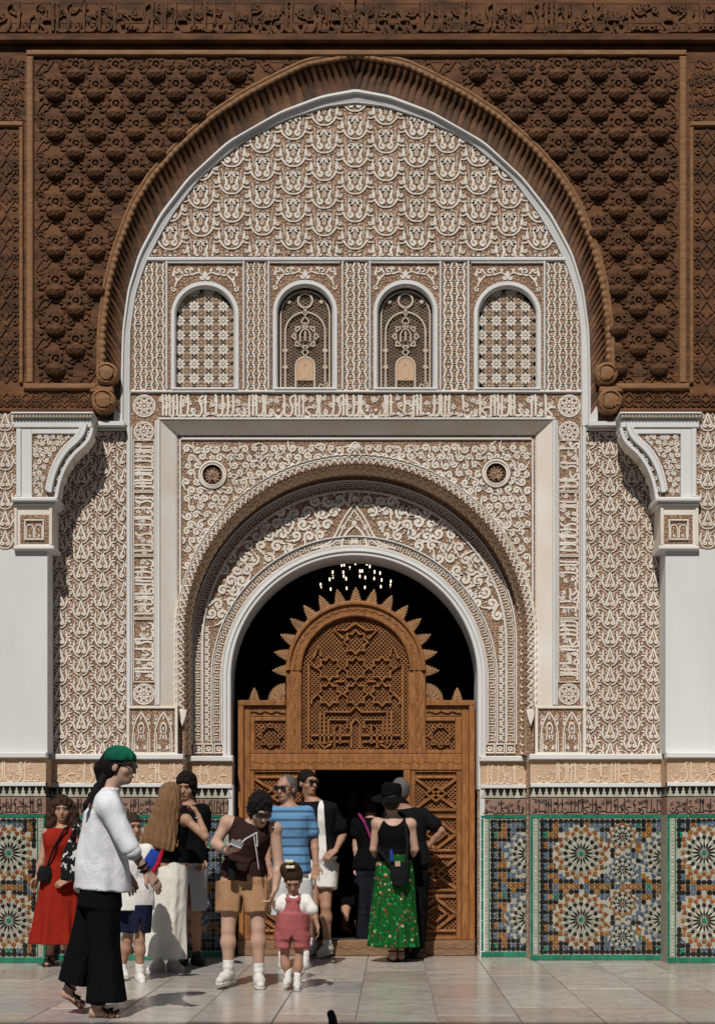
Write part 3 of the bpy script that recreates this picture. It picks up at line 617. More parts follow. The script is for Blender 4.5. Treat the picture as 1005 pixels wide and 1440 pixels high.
for wi, (a, b) in enumerate(wins):
    win = place_obj('window', None, wall, (U((a + b) / 2, 549)[0], 0, zwb)); win['label'] = ['arched window with pale geometric star screen, leftmost of the four', 'arched window with honeycomb grille and framed star, left of centre', 'arched window with honeycomb grille and small tan arch, right of centre', 'arched window with star screen showing darker gaps, rightmost of the four'][wi]
    ytop = 404 if wi in (0, 3) else 402
    ap = arch_opening(a, b, ytop, 549, Y0)
    mb = MB(); xs = ap[1:-1, 0]; fill_cols(mb, np.r_[xs], ap[1:-1, 1], np.full(len(xs), zwt + .002), Y0 + .001, 0); build(mb, 'spandrel_ground', 'stucco_ground', win)
    apb = arch_opening(a + 1.5, b - 1.5, ytop + 3, 549, YW); apo = arch_opening(a - 6.5, b + 6.5, ytop - 8, 549, Y0)
    mb = MB(); k_ = lambda t: apo + (ap - apo) * t
    loft(mb, [c3(k_(0), Y0), c3(k_(.08), Y0 - .02), c3(k_(.75), Y0 - .022), c3(k_(1), Y0 - .008), c3(apb, YW)]); build(mb, 'window_frame', 'plaster', win)
    mb = MB(); X0, X1, Z0, Z1 = pxbox(a, b, 546, 549.2, Y0); mb.slab(X0 - .03, X1 + .03, Z0, Z1, YW, Y0 - .03, .006); build(mb, 'window_sill', 'plaster', win)
    # foliage in the little spandrels
    iw = inside(arch_opening(a - 8, b + 8, ytop - 9.5, 549, Y0)); mo = Mot(); X0, X1, Z0, Z1 = pxbox(a - 10, b + 10, 372, 420)
    mb = MB(); xc = (X0 + X1) / 2; okw = lambda x, z: ~iw(x, z) & (x > X0 + .008) & (x < X1 - .008) & (z < Z1 - .004) & (z > Z0)
    fo = Mot(); fo.r(bez((.02, .12), (.2, .4), (.3, .1), (.45, .22), 8), np.linspace(.03, .06, 8), both=True); fo.r(spiral(.5, .28, .02, .1, 4, 1., 10), .05, both=True); fo.b(leaf(.14, .24, .16, .09, 1.2), both=True); fo.b(leaf(.3, .3, .18, .1, .6), both=True)
    fo.r(bez((.45, .2), (.6, .1), (.65, .25), (.72, .36), 7), .055, both=True); fo.r(spiral(.78, .3, .02, .09, 1, 1., 10), .05, both=True); fo.r(bez((.6, .2), (.72, .05), (.8, .02), (.84, -.15), 7), .055, both=True); fo.b(leaf(.75, -.02, .18, .1, 1.1), both=True); fo.b(leaf(.87, .1, .2, .1, 1.5), both=True); fo.r(spiral(.86, -.22, .02, .07, 1, 1., 9), .045, both=True)
    fo.b(leaf(0, .02, .3, .16, PI / 2), 1.4); fo.b(leaf(.02, .02, .2, .12, .7), 1.2, both=True)
    k = (X1 - X0) / 2 * .98; stamp(mb, fo, Y0, [(xc, U(0, ytop - 8)[1], k, k, 0)], .018, okw); build(mb, 'foliage_relief', 'stucco', win)
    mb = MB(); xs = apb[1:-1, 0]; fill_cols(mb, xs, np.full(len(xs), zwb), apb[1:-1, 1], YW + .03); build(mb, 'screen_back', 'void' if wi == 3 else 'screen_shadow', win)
    insd = inside(apb); cxp, w_ = (a + b) / 2, (b - a)
    if wi in (0, 3):
        mb = MB()
        for r_ in range(8):
            for c_ in range(-2, 3):
                for off in (0, 1):
                    px, py = cxp + (c_ + off * .5 - .25) * 20.4, 543 - r_ * 20.2 - off * 10.1 - 1; x, z = U(px, py, YW)
                    if insd(np.array([x]), np.array([z]))[0] and abs(px - cxp) < w_ / 2 - 4: place_obj('rosette', ros_w if off else ros_t, win, (x, YW + .01, z))
        for k in range(-30, 60):                                             # fine net tying the stars together
            for sgn in (-1, 1):
                t = np.linspace(-1.2, 1.2, 60); x = U(cxp, 0, YW)[0] + t; z = zwb + k * .067 + sgn * t; kk = insd(x, z) & (z > zwb)
                if kk.sum() > 1: V, Fq = strip(np.stack([x[kk], z[kk]], 1)[[0, -1]], .009, .006); mb.add(np.c_[V[:, 0], YW + .022 - V[:, 1], V[:, 2]], Fq)
        build(mb, 'screen_net', 'lattice_tan', win, kind='stuff')
    else:
        hexm = Mot(); hexm.r([(math.cos(t) * .5, math.sin(t) * .5) for t in np.arange(7) * PI / 3], .17); p_ = 4.6 * PX; pl = []
        for i in range(-12, 13):
            for j in range(42):
                x = U(cxp, 0, YW)[0] + i * p_ * .87; z = zwb + (j + (i % 2) * .5) * p_
                if insd(np.array([x]), np.array([z]))[0]: pl.append((x, z, p_ * 1.1, p_ * 1.1, 0))
        mb = MB(); stamp(mb, hexm, YW + .02, pl, .008, insd); build(mb, 'honeycomb_grille', 'lattice_tan', win, kind='stuff')
        mb = MB(); mo = Mot(); X, Zc = U(cxp, 549, YW); s_ = w_ * PX
        def R(p, w=.035, both=False): mo.r(np.asarray(p), w, 1, 0, both)
        R(np.concatenate([[(-.44, 0)], arc(0, 1.36, .44, 180, 90, 9)]), .03, True); R(np.concatenate([[(-.36, 0), (-.36, 1.05)], arc(0, 1.06, .36, 180, 90, 9)]), .035, True)
        R(circ(0, 1.63, .13, 16), .04); R([(0, 1.5), (-.03, 1.4), (0, 1.34), (-.07, 1.25), (0, 1.16)], .03, True)
        for sq in (0, PI / 4): R([(.24 * math.cos(t + sq + PI / 4), .98 + .24 * math.sin(t + sq + PI / 4)) for t in np.arange(5) * PI / 2], .04)
        R([(-.09, .88), (-.09, 1.03), (-.05, 1.1), (0, 1.12)], .03, True); R([(0, .9), (0, 1.08)], .03)
        R([(0, .75), (-.06, .7), (0, .62)], .03, True); R(np.concatenate([[(-.17, 0)], arc(0, .44, .17, 180, 90, 7)]), .04, True); R(bez((0, .5), (-.12, .42), (-.02, .36), (-.02, .22), 6), .03, True)
        R([(-.44, .05), (-.17, .05)], .03, True); R([(-.3, 0), (-.3, .05)], .02, True); R(spiral(.29, .09, .02, .05, 0, 1, 8), .025); R(spiral(.37, .1, .02, .05, 2, 1, 8), .025)
        for z in (.42, .72): mo.b(leaf(.3, z, .13, .09, 0), 1.1, both=True)
        for t in (140, 40): mo.b(circ(.38 * math.cos(math.radians(t)), 1.36 + .38 * math.sin(math.radians(t)), .045, 8)[:-1], 1.1)
        stamp(mb, mo, YW + .012, [(X, Zc, s_, s_, 0)], .02, insd); build(mb, 'grille_strapwork', 'lattice_cream', win)
        mb = MB(); mb.poly(np.array([(X + p[0] * s_, Zc + p[1] * s_) for p in ([(-.15, .18), (.15, .18)] + [tuple(q) for q in arc(0, .44, .15, 0, 180, 9)])]), YW + .02, YW + .006, .004); build(mb, 'little_arch_panel', 'panel_tan', win)
# shadowed wall above the door niche, jambs below the shelf -----------------------------
# ================================================================== white arch band (splay) and its shelves
mb = MB(); k_ = lambda t: np.c_[c_ban[:, 0] * (1 - t) + c_tym[:, 0] * t, np.full(240, 0.), c_ban[:, 1] * (1 - t) + c_tym[:, 1] * t]
def kk(t, y): p = k_(t); p[:, 1] = y; return p
wide = np.c_[c_ban[:, 0] * 1.03, np.full(240, YB), c_ban[:, 1] * 1.006]
loft(mb, [wide, kk(0, YB), kk(.22, YB - .004), kk(.3, YB + .02), kk(.85, -.02), kk(.9, -.026), kk(1., Y0 + .002)]); build(mb, 'arch_band', 'plaster', wall)
mb = MB()
for f in (0, 1):
    X0, X1, Z0, Z1 = pxbox(*((120, 177.5) if f == 0 else (824.5, 882)), 597, 602.6); mb.box(X0, X1, -.115, Y0 - .001, Z0, Z1)
build(mb, 'arch_foot_shelf', 'plaster', wall)

# ================================================================== carved cedar wall
ced = thing('carved_cedar_wall', (0, YC, U(0, 580, YC)[1]), 'dark carved cedar wall with rows of pine-cone bosses around the big arch', 'wall')
zc0 = U(0, 580, YC)[1]; xi_ = int(np.argmax(c_ced[:, 1])); cedL, cedR = c_ced[:xi_ + 1], c_ced[xi_:]
mb = MB(); xs = c_ced[:, 0]
mb.box(-WX, c_ced[0, 0] - .02, YC + .03, Y0, zc0, TOP); mb.box(c_ced[-1, 0] + .02, WX, YC + .03, Y0, zc0, TOP)
u_, ix_ = np.unique(np.round(xs, 5), return_index=True); fill_cols(mb, xs[ix_], c_ced[ix_, 1] + .01, np.full(len(ix_), TOP), YC + .03); build(mb, 'cedar_backing', 'cedar_deep', ced)
step = 27.6 * (D + YC) / F; z = zc0 + .002; zap = c_ced[:, 1].max()
zrow = U(0, 102, YC)[1]; z = zrow - .5 * step; 
while z > zc0 + step: z -= step
rows_ = [(zc0, z)] if z > zc0 + .03 else []
while z < TOP: rows_.append((z, min(z + step, TOP))); z += step
for z0, z1 in rows_:
    g = .0025
    for sd in (-1, 1):
        cu = cedL if sd < 0 else cedR[::-1]
        def xa(zz): return 0. if zz >= zap else float(np.interp(zz, cu[:, 1], cu[:, 0]))
        zs = np.linspace(z0 + g, z1 - g, 4); xin = np.array([xa(q) for q in zs]); xin = xin + sd * .012
        yy = YC + random.uniform(-.002, .003); m_ = MB(); xo = sd * WX
        V = [(xo, yy, q) for q in zs] + [(x, yy, q) for x, q in zip(xin, zs)]; Fs = [(i, 4 + i, 5 + i, i + 1) for i in range(3)]
        V += [(xo, YC + .03, zs[0]), (xin[0], YC + .03, zs[0]), (xo, YC + .03, zs[-1]), (xin[-1], YC + .03, zs[-1])]; Fs += [(0, 8, 9, 4), (3, 7, 11, 10)]
        m_.add(V, Fs); build(m_, 'plank', 'cedar', ced)
# arch rim and fluted soffit
nr = 132; La2 = np.r_[0, np.cumsum(np.linalg.norm(np.diff(c_ced, axis=0), axis=1))]; La2 /= La2[-1]
Lb2 = np.r_[0, np.cumsum(np.linalg.norm(np.diff(c_ban[:, :2], axis=0), axis=1))]; Lb2 /= Lb2[-1]
zcb = U(0, 560, YC)[1]
def cs(u, t):                                                               # along 0..1, front->back 0..1
    p = np.array([np.interp(u, La2, c_ced[:, 0]), YC, np.interp(u, La2, c_ced[:, 1])]); q = np.array([np.interp(u, Lb2, c_ban[:, 0]), YB, np.interp(u, Lb2, c_ban[:, 1])])
    r = p + (q - p) * t; d = q - p; nrm_ = np.array([d[0], 0, d[2]]); nrm_ /= np.linalg.norm(nrm_) + 1e-9
    return r - nrm_ * (math.sin(PI * t) * .04 + .02 * (1 - t)) + np.array([0, .02, 0]) * math.sin(PI * t), nrm_
for k in range(nr):
    P = np.zeros((7, 6, 3))
    for j, t in enumerate(np.linspace(0, 1, 7)):
        for i, s_ in enumerate(np.linspace(0, 1, 6)):
            u = k + s_ + t * 1.3 * (1 if k < nr / 2 else -1); u = (min(u, nr / 2) if k < nr / 2 else max(u, nr / 2)) / nr; p, nn = cs(min(max(u, 0), 1), t); P[j, i] = p + nn * (math.sin(PI * s_) ** .8) * .05 * (1 - t ** 6) - np.array([0, math.sin(PI * s_) * .016 * (1 - t), 0])
    m_ = MB(); m_.grid(P); build(m_, 'soffit_flute', 'cedar_flute', ced, True)
mb = MB(); n = 240 * 5; ss = np.linspace(0, 1, n); cc = np.stack([np.interp(ss, La2, c_ced[:, 0]), np.interp(ss, La2, c_ced[:, 1])], 1)
tt = np.gradient(cc, axis=0); tt /= np.linalg.norm(tt, axis=1)[:, None]; nn = np.stack([-tt[:, 1], tt[:, 0]], 1); wv = np.abs(np.sin(PI * ss * nr))
mb.grid(np.stack([c3(cc + nn * .075, YC - .0), c3(cc + nn * .072, YC - .018), np.c_[(cc + nn * (.05 - .0 * wv)[:, None])[:, 0], YC - .022 - wv * .0, (cc + nn * .05)[:, 1]],
    np.c_[(cc + nn * .046)[:, 0], YC - .006 + 0 * wv, (cc + nn * .046)[:, 1]], np.c_[(cc + nn * .035)[:, 0], YC - .022 - wv * .003, (cc + nn * .035)[:, 1]], np.c_[(cc - nn * (wv * .016)[:, None])[:, 0], YC - .008 - wv * .008, (cc - nn * (wv * .016)[:, None])[:, 1]], c3(cc, YC + .01)], 0)); build(mb, 'arch_rim', 'cedar_light', ced, True)
# pine-cone bosses
def boss_mesh():
    m = MB(); a = np.linspace(0, PI, 11); rows = []
    for t in np.linspace(0, 1, 7):                                           # cup: widest near the top, tucked in below
        r = .105 * math.sin(PI * (.16 + .78 * (1 - t))) ** .7 if t < 1 else .01; zz = .03 - .12 * t; rows.append(np.c_[np.cos(a) * r * (1.05 - .2 * t), -np.sin(a) * r * (.78 - .2 * t), np.full(11, zz)])
    P = np.stack(rows, 0); P[1:-1:2, ::2, 1] -= .006; m.grid(P)
    m.add(np.concatenate([rows[0], [[0, -.01, .05]]]), [(i, i + 1, 11) for i in range(10)])
    mo = Mot(1.2); mo.r(circ(0, .07, .045, 12), .02, 1.4); mo.b(circ(0, .07, .02, 7)[:-1], 1.8)
    mo.r(bez((.03, .12), (.09, .13), (.10, .08), (.07, .05), 6), .02, both=True); mo.b(leaf(.07, .05, .09, .05, .3), both=True, h=1.3); mo.b(leaf(.08, .02, .08, .045, -.3), both=True); mo.b(leaf(.0, .11, .05, .04, PI / 2))
    mo.r(bez((.09, -.02), (.12, -.06), (.07, -.1), (0, -.115), 6), .018, both=True); mo.b(leaf(.11, -.03, .06, .04, -.9), both=True); mo.r(spiral(.14, .06, .01, .03, 0, 1, 7), .014, both=True)
    stamp(m, mo, 0, [(0, 0, 1, 1, 0)], .028); return m.mesh('boss', 'cedar_boss')
BM = boss_mesh(); ins_ced = inside(np.c_[c_ced[:, 0] * 1., c_ced[:, 1]]); fr_l, fr_r = U(55, 0, YC)[0], U(948, 0, YC)[0]
for r in range(17):
    py = 102 + r * 27.6
    for c in range(-9, 10):
        px = 503 + (c + (0 if r % 2 == 0 else .5)) * 56.4 - 1; x, zz = U(px, py, YC)
        pr = np.array([0, .10, -.10, 0, 0]); qz = np.array([0, 0, 0, .1, -.13])
        if ins_ced(x + pr * .95, zz + qz * 1. - .035).any() or abs(x) < .2 and zz < zap + .2 or x < fr_l or x > fr_r - .02 or py > 540: continue
        o = place_obj('boss', BM, ced, (x, YC, zz)); o.scale = (random.uniform(.93, 1.07),) * 3; o.rotation_euler = (0, random.uniform(-.06, .06), 0)
# foliage tracery between the bosses
mo = Mot(.8); mo.r(bez((-.5, 0), (-.2, .1), (-.1, .3), (0, .5), 7), .06, both=True); mo.r(bez((-.5, 0), (-.2, -.1), (-.1, -.3), (0, -.5), 7), .06, both=True); mo.b(leaf(.18, .1, .2, .12, .8), both=True); mo.b(leaf(.18, -.12, .2, .12, -.8), both=True); mo.r(spiral(.36, .0, .03, .1, 0, 1, 8), .045, both=True)
cell = 56.4 * (D + YC) / F; ch2 = 2 * step; pl = []
for r in range(-1, 18):
    for c in range(-9, 10):
        x, zz = U(502 + (c + (.5 if r % 2 == 0 else 0)) * 56.4, 102 + r * 27.6 + 4, YC); pl.append((x, zz, cell, ch2 * .95, 0))
def okce(x, z): return ~ins_ced(x * .985, z - .08) & (x > fr_l - .03) & (x < fr_r + .01) & (z < U(0, 84, YC)[1]) & (z > U(0, 540, YC)[1])
mb = MB(); stamp(mb, mo, YC, pl, .022, okce); build(mb, 'boss_tracery', 'cedar', ced, kind='stuff')
# frames, friezes
def cfr(x0, x1, y0, y1, t, name, m_='cedar_light', both=True):
    for f in ((0, 1) if both else (0,)):
        a, b = (x0, x1) if f == 0 else (1002 - x1, 1002 - x0); X0, X1, Z0, Z1 = pxbox(a, b, y0, y1, YC); q = MB(); q.slab(X0, X1, Z0, Z1, YC + .01, YC - t, .012); build(q, name, m_, ced)
cfr(38, 48, 81, 540, .035, 'frame_stile'); cfr(38, 964, 72, 80.5, .034, 'frame_rail', both=False); cfr(34, 137, 540.5, 549, .04, 'frame_rail'); cfr(28, 33.5, 180, 540, .03, 'frame_stile'); cfr(-60, 33.5, 172, 179.5, .03, 'frame_rail')
cfr(-160, 1165, 53, 63, .07, 'cornice_moulding', 'cedar', False); cfr(-160, 1165, 50, 53, .05, 'cornice_fillet', 'cedar', False); cfr(-60, 133, 575, 581, .03, 'bottom_fillet', 'cedar')
mb = MB()
for k in range(int(1320 / 4.6)):
    x, zz = U(-160 + k * 4.6, 67.5, YC); mb.poly([(x - .011, zz - .014), (x + .011, zz - .014), (x + .011, zz + .014), (x - .011, zz + .014)], YC, YC - .022, .005)
build(mb, 'bead_row', 'cedar', ced, kind='stuff')
mb = MB(); X0, X1, Z0, Z1 = pxbox(-120, 1125, 2, 49, YC); inscription(mb, YC, X0, X1, Z0, Z1, 21, .05, mat=0); build(mb, 'top_inscription_frieze', 'cedar', ced, kind='stuff')
mb = MB(); X0, X1, Z0, Z1 = pxbox(-120, 1125, -60, -6, YC); inscription(mb, YC, X0, X1, Z0, Z1, 22, .05); build(mb, 'upper_frieze', 'cedar', ced, kind='stuff')
loz = Mot(1.2); loz.r(bez((-.5, -.1), (-.3, .05), (-.15, .3), (0, .46), 7), .08, both=True); loz.r(bez((-.5, .1), (-.3, -.05), (-.15, -.3), (0, -.46), 7), .06, both=True); loz.b(leaf(0, -.28, .5, .22, PI / 2)); loz.b(leaf(.1, -.1, .28, .14, .9), both=True); loz.r(spiral(.33, .3, .03, .12, 0, 1, 8), .06, both=True); loz.r(spiral(.33, -.3, .03, .12, 0, 1, 8), .06, both=True)
for f in (0, 1):
    q = lambda a, b, c, d: pxbox(*((a, b) if f == 0 else (1002 - b, 1002 - a)), c, d, YC)
    mb = MB(); X0, X1, Z0, Z1 = q(-84, 132, 551, 574); w = Z1 - Z0; n = int((X1 - X0) / (w * 1.15)); stamp(mb, loz, YC, [(X0 + (i + .5) * (X1 - X0) / n, (Z0 + Z1) / 2, (X1 - X0) / n, w * .98, 0) for i in range(n)], .024)
    build(mb, 'bottom_frieze_relief', 'cedar', ced, kind='stuff')
    mb = MB(); X0, X1, Z0, Z1 = q(-80, 27, 181, 540); w = (X1 - X0) / 3; n = 9; stamp(mb, loz, YC, [(X0 + (i + .5) * w, Z0 + (j + .5) * (Z1 - Z0) / n, w, (Z1 - Z0) / n, 0) for j in range(n) for i in range(3)], .022)
    X0, X1, Z0, Z1 = q(-60, 34, 82, 170); vines(mb, YC, lambda x, z: (x > X0) & (x < X1) & (z > Z0) & (z < Z1), (X0, X1, Z0, Z1), .1, .022, 5 + f)
    build(mb, 'side_panel_relief', 'cedar', ced, kind='stuff')
    s_ = 1 if f == 0 else -1                                                    # scrolled corbels closing the arch foot
    for (px, py, r, nm) in ((151, 527, 16, 'upper_scroll'), (146, 565, 17, 'lower_scroll')):
        x, zz = U(px if f == 0 else 1002 - px, py, YC); R_ = r * PX; m_ = MB(); a = np.linspace(0, 2 * PI, 25)
        prof = [(1., .16), (1., -.03), (.94, -.05), (.78, -.06), (.74, -.045), (.62, -.045), (.56, -.07), (.3, -.075), (.02, -.08)]
        P = np.stack([np.c_[x + (np.cos(a) * R_ * k_r * (1 + .06 * np.sin(a * 3 + 1))), np.full(25, YC + d_), zz + np.sin(a) * R_ * k_r] for k_r, d_ in prof], 0); m_.grid(P)
        mo = Mot(1.1); mo.r(spiral(0, 0, .1, .8, 0, 1.8 * s_, 30), .13); stamp(m_, mo, YC - .05, [(x, zz, R_, R_, 0)], .03)
        for j in range(5): mo = Mot(); mo.b(leaf(.2, 0, .75, .3, -.5 - j * .5 if f == 0 else PI + .5 + j * .5)); stamp(m_, mo, YC - .055, [(x, zz, R_, R_, 0)], .03) if nm == 'lower_scroll' else None
        build(m_, nm, 'cedar_light', ced, False)
    X0, X1, Z0, Z1 = q(128, 160, 545, 553); m_ = MB(); m_.slab(X0, X1, Z0, Z1, YB, YC - .04, .01); build(m_, 'scroll_fillet', 'cedar_light', ced)

# ================================================================== plaster piers with brackets
for f in (0, 1):
    side = ('left', 'right')[f]
    q = lambda a, b, c, d, Y=YP: pxbox(*((a, b) if f == 0 else (1002 - b, 1002 - a)), c, d, Y)
    fx = (lambda p: p) if f == 0 else (lambda p: 1002 - p)
    pier = thing('plaster_pier', (U(fx(20), 0, YP)[0], YP, 0), f'smooth white pier under a carved bracket at the {side} edge', 'pier', 'plaster piers beside the portal')
    X0, X1, Z0, Z1 = q(-170, 67, 772, 1062); mb = MB(); mb.box(X0, X1, YP, Y0, U(0, 1061)[1], Z1); build(mb, 'shaft', 'plaster', pier)
    X0, X1, Z0, Z1 = q(-170, 24, 582, 772); mb = MB(); mb.box(X0, X1, YP, Y0, Z0, Z1 - .001, 1)
    stamp(mb, m_panel(), YP, [(X0 + (i + .5) * .21 if f else X1 - (i + .5) * .21, Z0 + (j + .5 + .5 * (i % 2)) * .18, .215, .2, 0) for i in range(6) for j in range(-1, 8)], .02, lambda x, z: (x > X0) & (x < X1) & (z > Z0) & (z < Z1)); build(mb, 'carved_strip', ['stucco', 'stucco_ground'], pier)
    # capital block with little arcade
    cap = place_obj('capital', None, pier, (U(fx(50), 0, YP)[0], YP, U(0, 772, YP)[1]))
    X0, X1, Z0, Z1 = q(22, 75, 712, 772); yc_ = YP - .03; mb = MB(); mb.box(X0, X1, yc_, Y0, Z0, Z1); frame(mb, X0, X1, Z0, Z1, .025, yc_, yc_ - .014); build(mb, 'block', 'stucco', cap)
    mb = MB(); x0, x1, z0, z1 = q(29, 69, 724, 764, yc_); mb.slab(x0, x1, z0, z1, yc_ + .01, yc_ - .006, .002); build(mb, 'recess', 'stucco_ground', cap)
    mb = MB(); x0, x1, z0, z1 = q(35, 63, 731, 760, yc_); frame(mb, x0, x1, z0, z1, .014, yc_, yc_ - .022)
    mo = Mot(); mo.r(np.concatenate([[(.08, -.9)], [(.08, .2)], arc(.5, .2, .38, 180, 0, 9), [(.88, -.9)]]), .13, both=True); mo.b(leaf(.5, -.9, .5, .25, 1.57), .8, both=True); stamp(mb, mo, yc_ - .006, [((x0 + x1) / 2, (z0 + z1) / 2, (x1 - x0) / 2 * .9, (z1 - z0) / 2 * .85, 0)], .016); build(mb, 'arcade_relief', 'stucco', cap)
    mb = MB()
    for (a, b, c, d, t) in ((18, 82, 700, 707, .09), (20, 79, 707.4, 712, .06), (20, 77, 768, 774, .05)):
        x0, x1, z0, z1 = q(a, b, c, d, YP - t * .5); mb = MB(); mb.slab(x0, x1, z0, z1, Y0, YP - t, .012); build(mb, 'abacus' if c < 705 else 'necking' if c < 720 else 'collar', 'plaster', cap)
    # bracket: quarter arch carried on the capital
    br = place_obj('bracket', None, pier, (U(fx(80), 0, YP)[0], YP, U(0, 706, YP)[1]))
    cv = np.concatenate([bez((130, 603), (128, 622), (116, 628), (106, 638), 8), bez((106, 638), (92, 654), (84, 672), (80, 700), 10)[1:]])
    cw_ = UP([(fx(x), y) for x, y in cv], YP); top = U(0, 596, YP)[1]; X0, X1, Z0, Z1 = q(24, 130, 596, 700)
    mb = MB(); n = len(cw_); V = np.concatenate([c3(cw_, YP), c3(np.c_[cw_[:, 0], np.full(n, top)], YP)]); i = np.arange(n - 1); mb.add(V, np.stack([i, i + 1, n + i + 1, n + i], 1))
    xin = U(fx(24), 0, YP)[0]; xe = cw_[-1, 0]; mb.add([(xin, YP, Z0), (xe, YP, Z0), (xe, YP, top), (xin, YP, top)], [(0, 1, 2, 3)])
    build(mb, 'bracket_face', 'stucco_ground', br)
    mb = MB(); ws = np.linspace(0, 1, n); lob = .03 * np.abs(np.sin(ws * PI * 6)); rows = []
    sg = 1 if f == 0 else -1
    for t in np.linspace(0, 1, 5): rows.append(np.c_[cw_[:, 0] + sg * lob * math.sin(PI * t) - sg * .02 * t, np.full(n, YP + t * (Y0 - YP - .001)), cw_[:, 1] - lob * math.sin(PI * t) * .6])
    mb.grid(np.stack(rows, 0)); build(mb, 'bracket_soffit', 'stucco', br)
    mb = MB()
    for off, w, h in ((0, .035, .03), (.075, .05, .05), (.115, .02, .03)):
        p = cw_ - np.array([sg * off * .8, -off * .55]); V, Fq = strip(p, w, h); mb.add(np.c_[V[:, 0], YP - V[:, 1], V[:, 2]], Fq)
    nb = 9
    for k in range(nb):
        j = int(k * (n - 1) / nb) + 1; mo = Mot(); mo.r(spiral(0, 0, .1, .5, 0, 1.1, 9), .3); stamp(mb, mo, YP, [(cw_[j, 0] - sg * .022, cw_[j, 1] + .012, .045, .045, k)], .035)
    x0, x1, z0, z1 = q(24, 31, 604, 700); mb.slab(x0, x1, z0, z1, YP + .01, YP - .03, .008); x0, x1, z0, z1 = q(31, 46, 604, 700); mb.slab(x0, x1, z0, z1, YP + .01, YP - .018, .006)
    x0, x1, z0, z1 = q(46, 122, 604, 611); mb.slab(x0, x1, z0, z1, YP + .01, YP - .018, .006); build(mb, 'bracket_mouldings', 'plaster', br)
    mb = MB(); cvf = np.c_[cw_[:, 0] - sg * .12, cw_[:, 1] + .08]; x0, x1, z0, z1 = q(47, 121, 612, 698)
    okb = lambda x, z: (x > x0) & (x < x1) & (z > z0) & (z < z1) & ((sg * x < sg * np.interp(z, cvf[::-1, 1], cvf[::-1, 0])) | (z > cvf[0, 1]) & (sg * x < sg * cvf[0, 0])) 
    vines(mb, YP, okb, (x0, x1, z0, z1), .062, .016, 60 + f); build(mb, 'bracket_vines', 'stucco', br, kind='stuff')
    mb = MB()
    for (a, b, c, d, t) in ((18, 133, 582, 585.5, .075), (20, 131.5, 586, 589.5, .055), (20, 130.5, 590, 603, .028)):
        x0, x1, z0, z1 = q(a, b, c, d, YP); mb.slab(x0, x1, z0, z1, Y0 - .01, YP - t, .01)
    build(mb, 'bracket_cornice', 'plaster', br); mb = MB()
    for k in range(24):
        x, zz = U(fx(21 + k * 4.7), 587.7, YP); mb.poly([(x - .012, zz), (x, zz - .012), (x + .012, zz), (x, zz + .012)], YP - .05, YP - .064, .004)
    build(mb, 'cornice_beads', 'stucco_cream', br, kind='stuff')
# ================================================================== dado: shelf, inscription band, crenels, script tiles, mosaic
ZL = {k: U(0, v)[1] for k, v in dict(sh0=1069, sh1=1061, in0=1101.5, in1=1072, fl0=1107.5, fl1=1102, cr0=1121, cr1=1108, sc0=1145.5, sc1=1122, gs0=1150.5, gs1=1146, ti0=1341, ti1=1151.5).items()}
TM = ['tile_white', 'tile_black', 'tile_green', 'tile_blue', 'tile_amber', 'tile_rust', 'grout']
def polar(cx, cz, pts, rot, R): return [(cx + R * r * math.cos(rot + t), cz + R * r * math.sin(rot + t)) for r, t in pts]
def rosette_tiles(cx, cz, R, n, big, hot=(4, 5)):
    out = []; w = PI / n
    out.append(([(cx + R * .1 * math.cos(t), cz + R * .1 * math.sin(t)) for t in np.arange(8) * PI / 4], 2 if big else hot[1]))
    for k in range(n):
        a = k * 2 * w; h = a + w
        out.append((polar(cx, cz, [(.12, 0), (.26, .72 * w), (.46, 0), (.26, -.72 * w)], a, R), 1))
        out.append((polar(cx, cz, [(.22, 0), (.38, .52 * w), (.53, 0), (.38, -.52 * w)], h, R), 0))
        out.append((polar(cx, cz, [(.47, 0), (.57, .62 * w), (.69, .4 * w), (.62, 0), (.69, -.4 * w), (.57, -.62 * w)], a, R), 1))
        out.append((polar(cx, cz, [(.54, 0), (.66, .62 * w), (.79, .0), (.66, -.62 * w)], h, R), 0))
        out.append((polar(cx, cz, [(.68, 0), (.78, .6 * w), (.87, .34 * w), (.82, 0), (.87, -.34 * w), (.78, -.6 * w)], a, R), hot[k % 2]))
        out.append((polar(cx, cz, [(.81, 0), (.91, .62 * w), (1.03, 0), (.91, -.62 * w)], h, R), hot[(k + 1) % 2]))
    return out
def hexl(x, z, l, w, vert): q = [(-l, 0), (-l * .55, w), (l * .55, w), (l, 0), (l * .55, -w), (-l * .55, -w)]; return [(x + (b if vert else a), z + (a if vert else b)) for a, b in q]
def oct8(x, z, r): return [(x + r * (1 if k % 2 == 0 else .72) * math.cos(k * PI / 8), z + r * (1 if k % 2 == 0 else .72) * math.sin(k * PI / 8)) for k in range(16)]
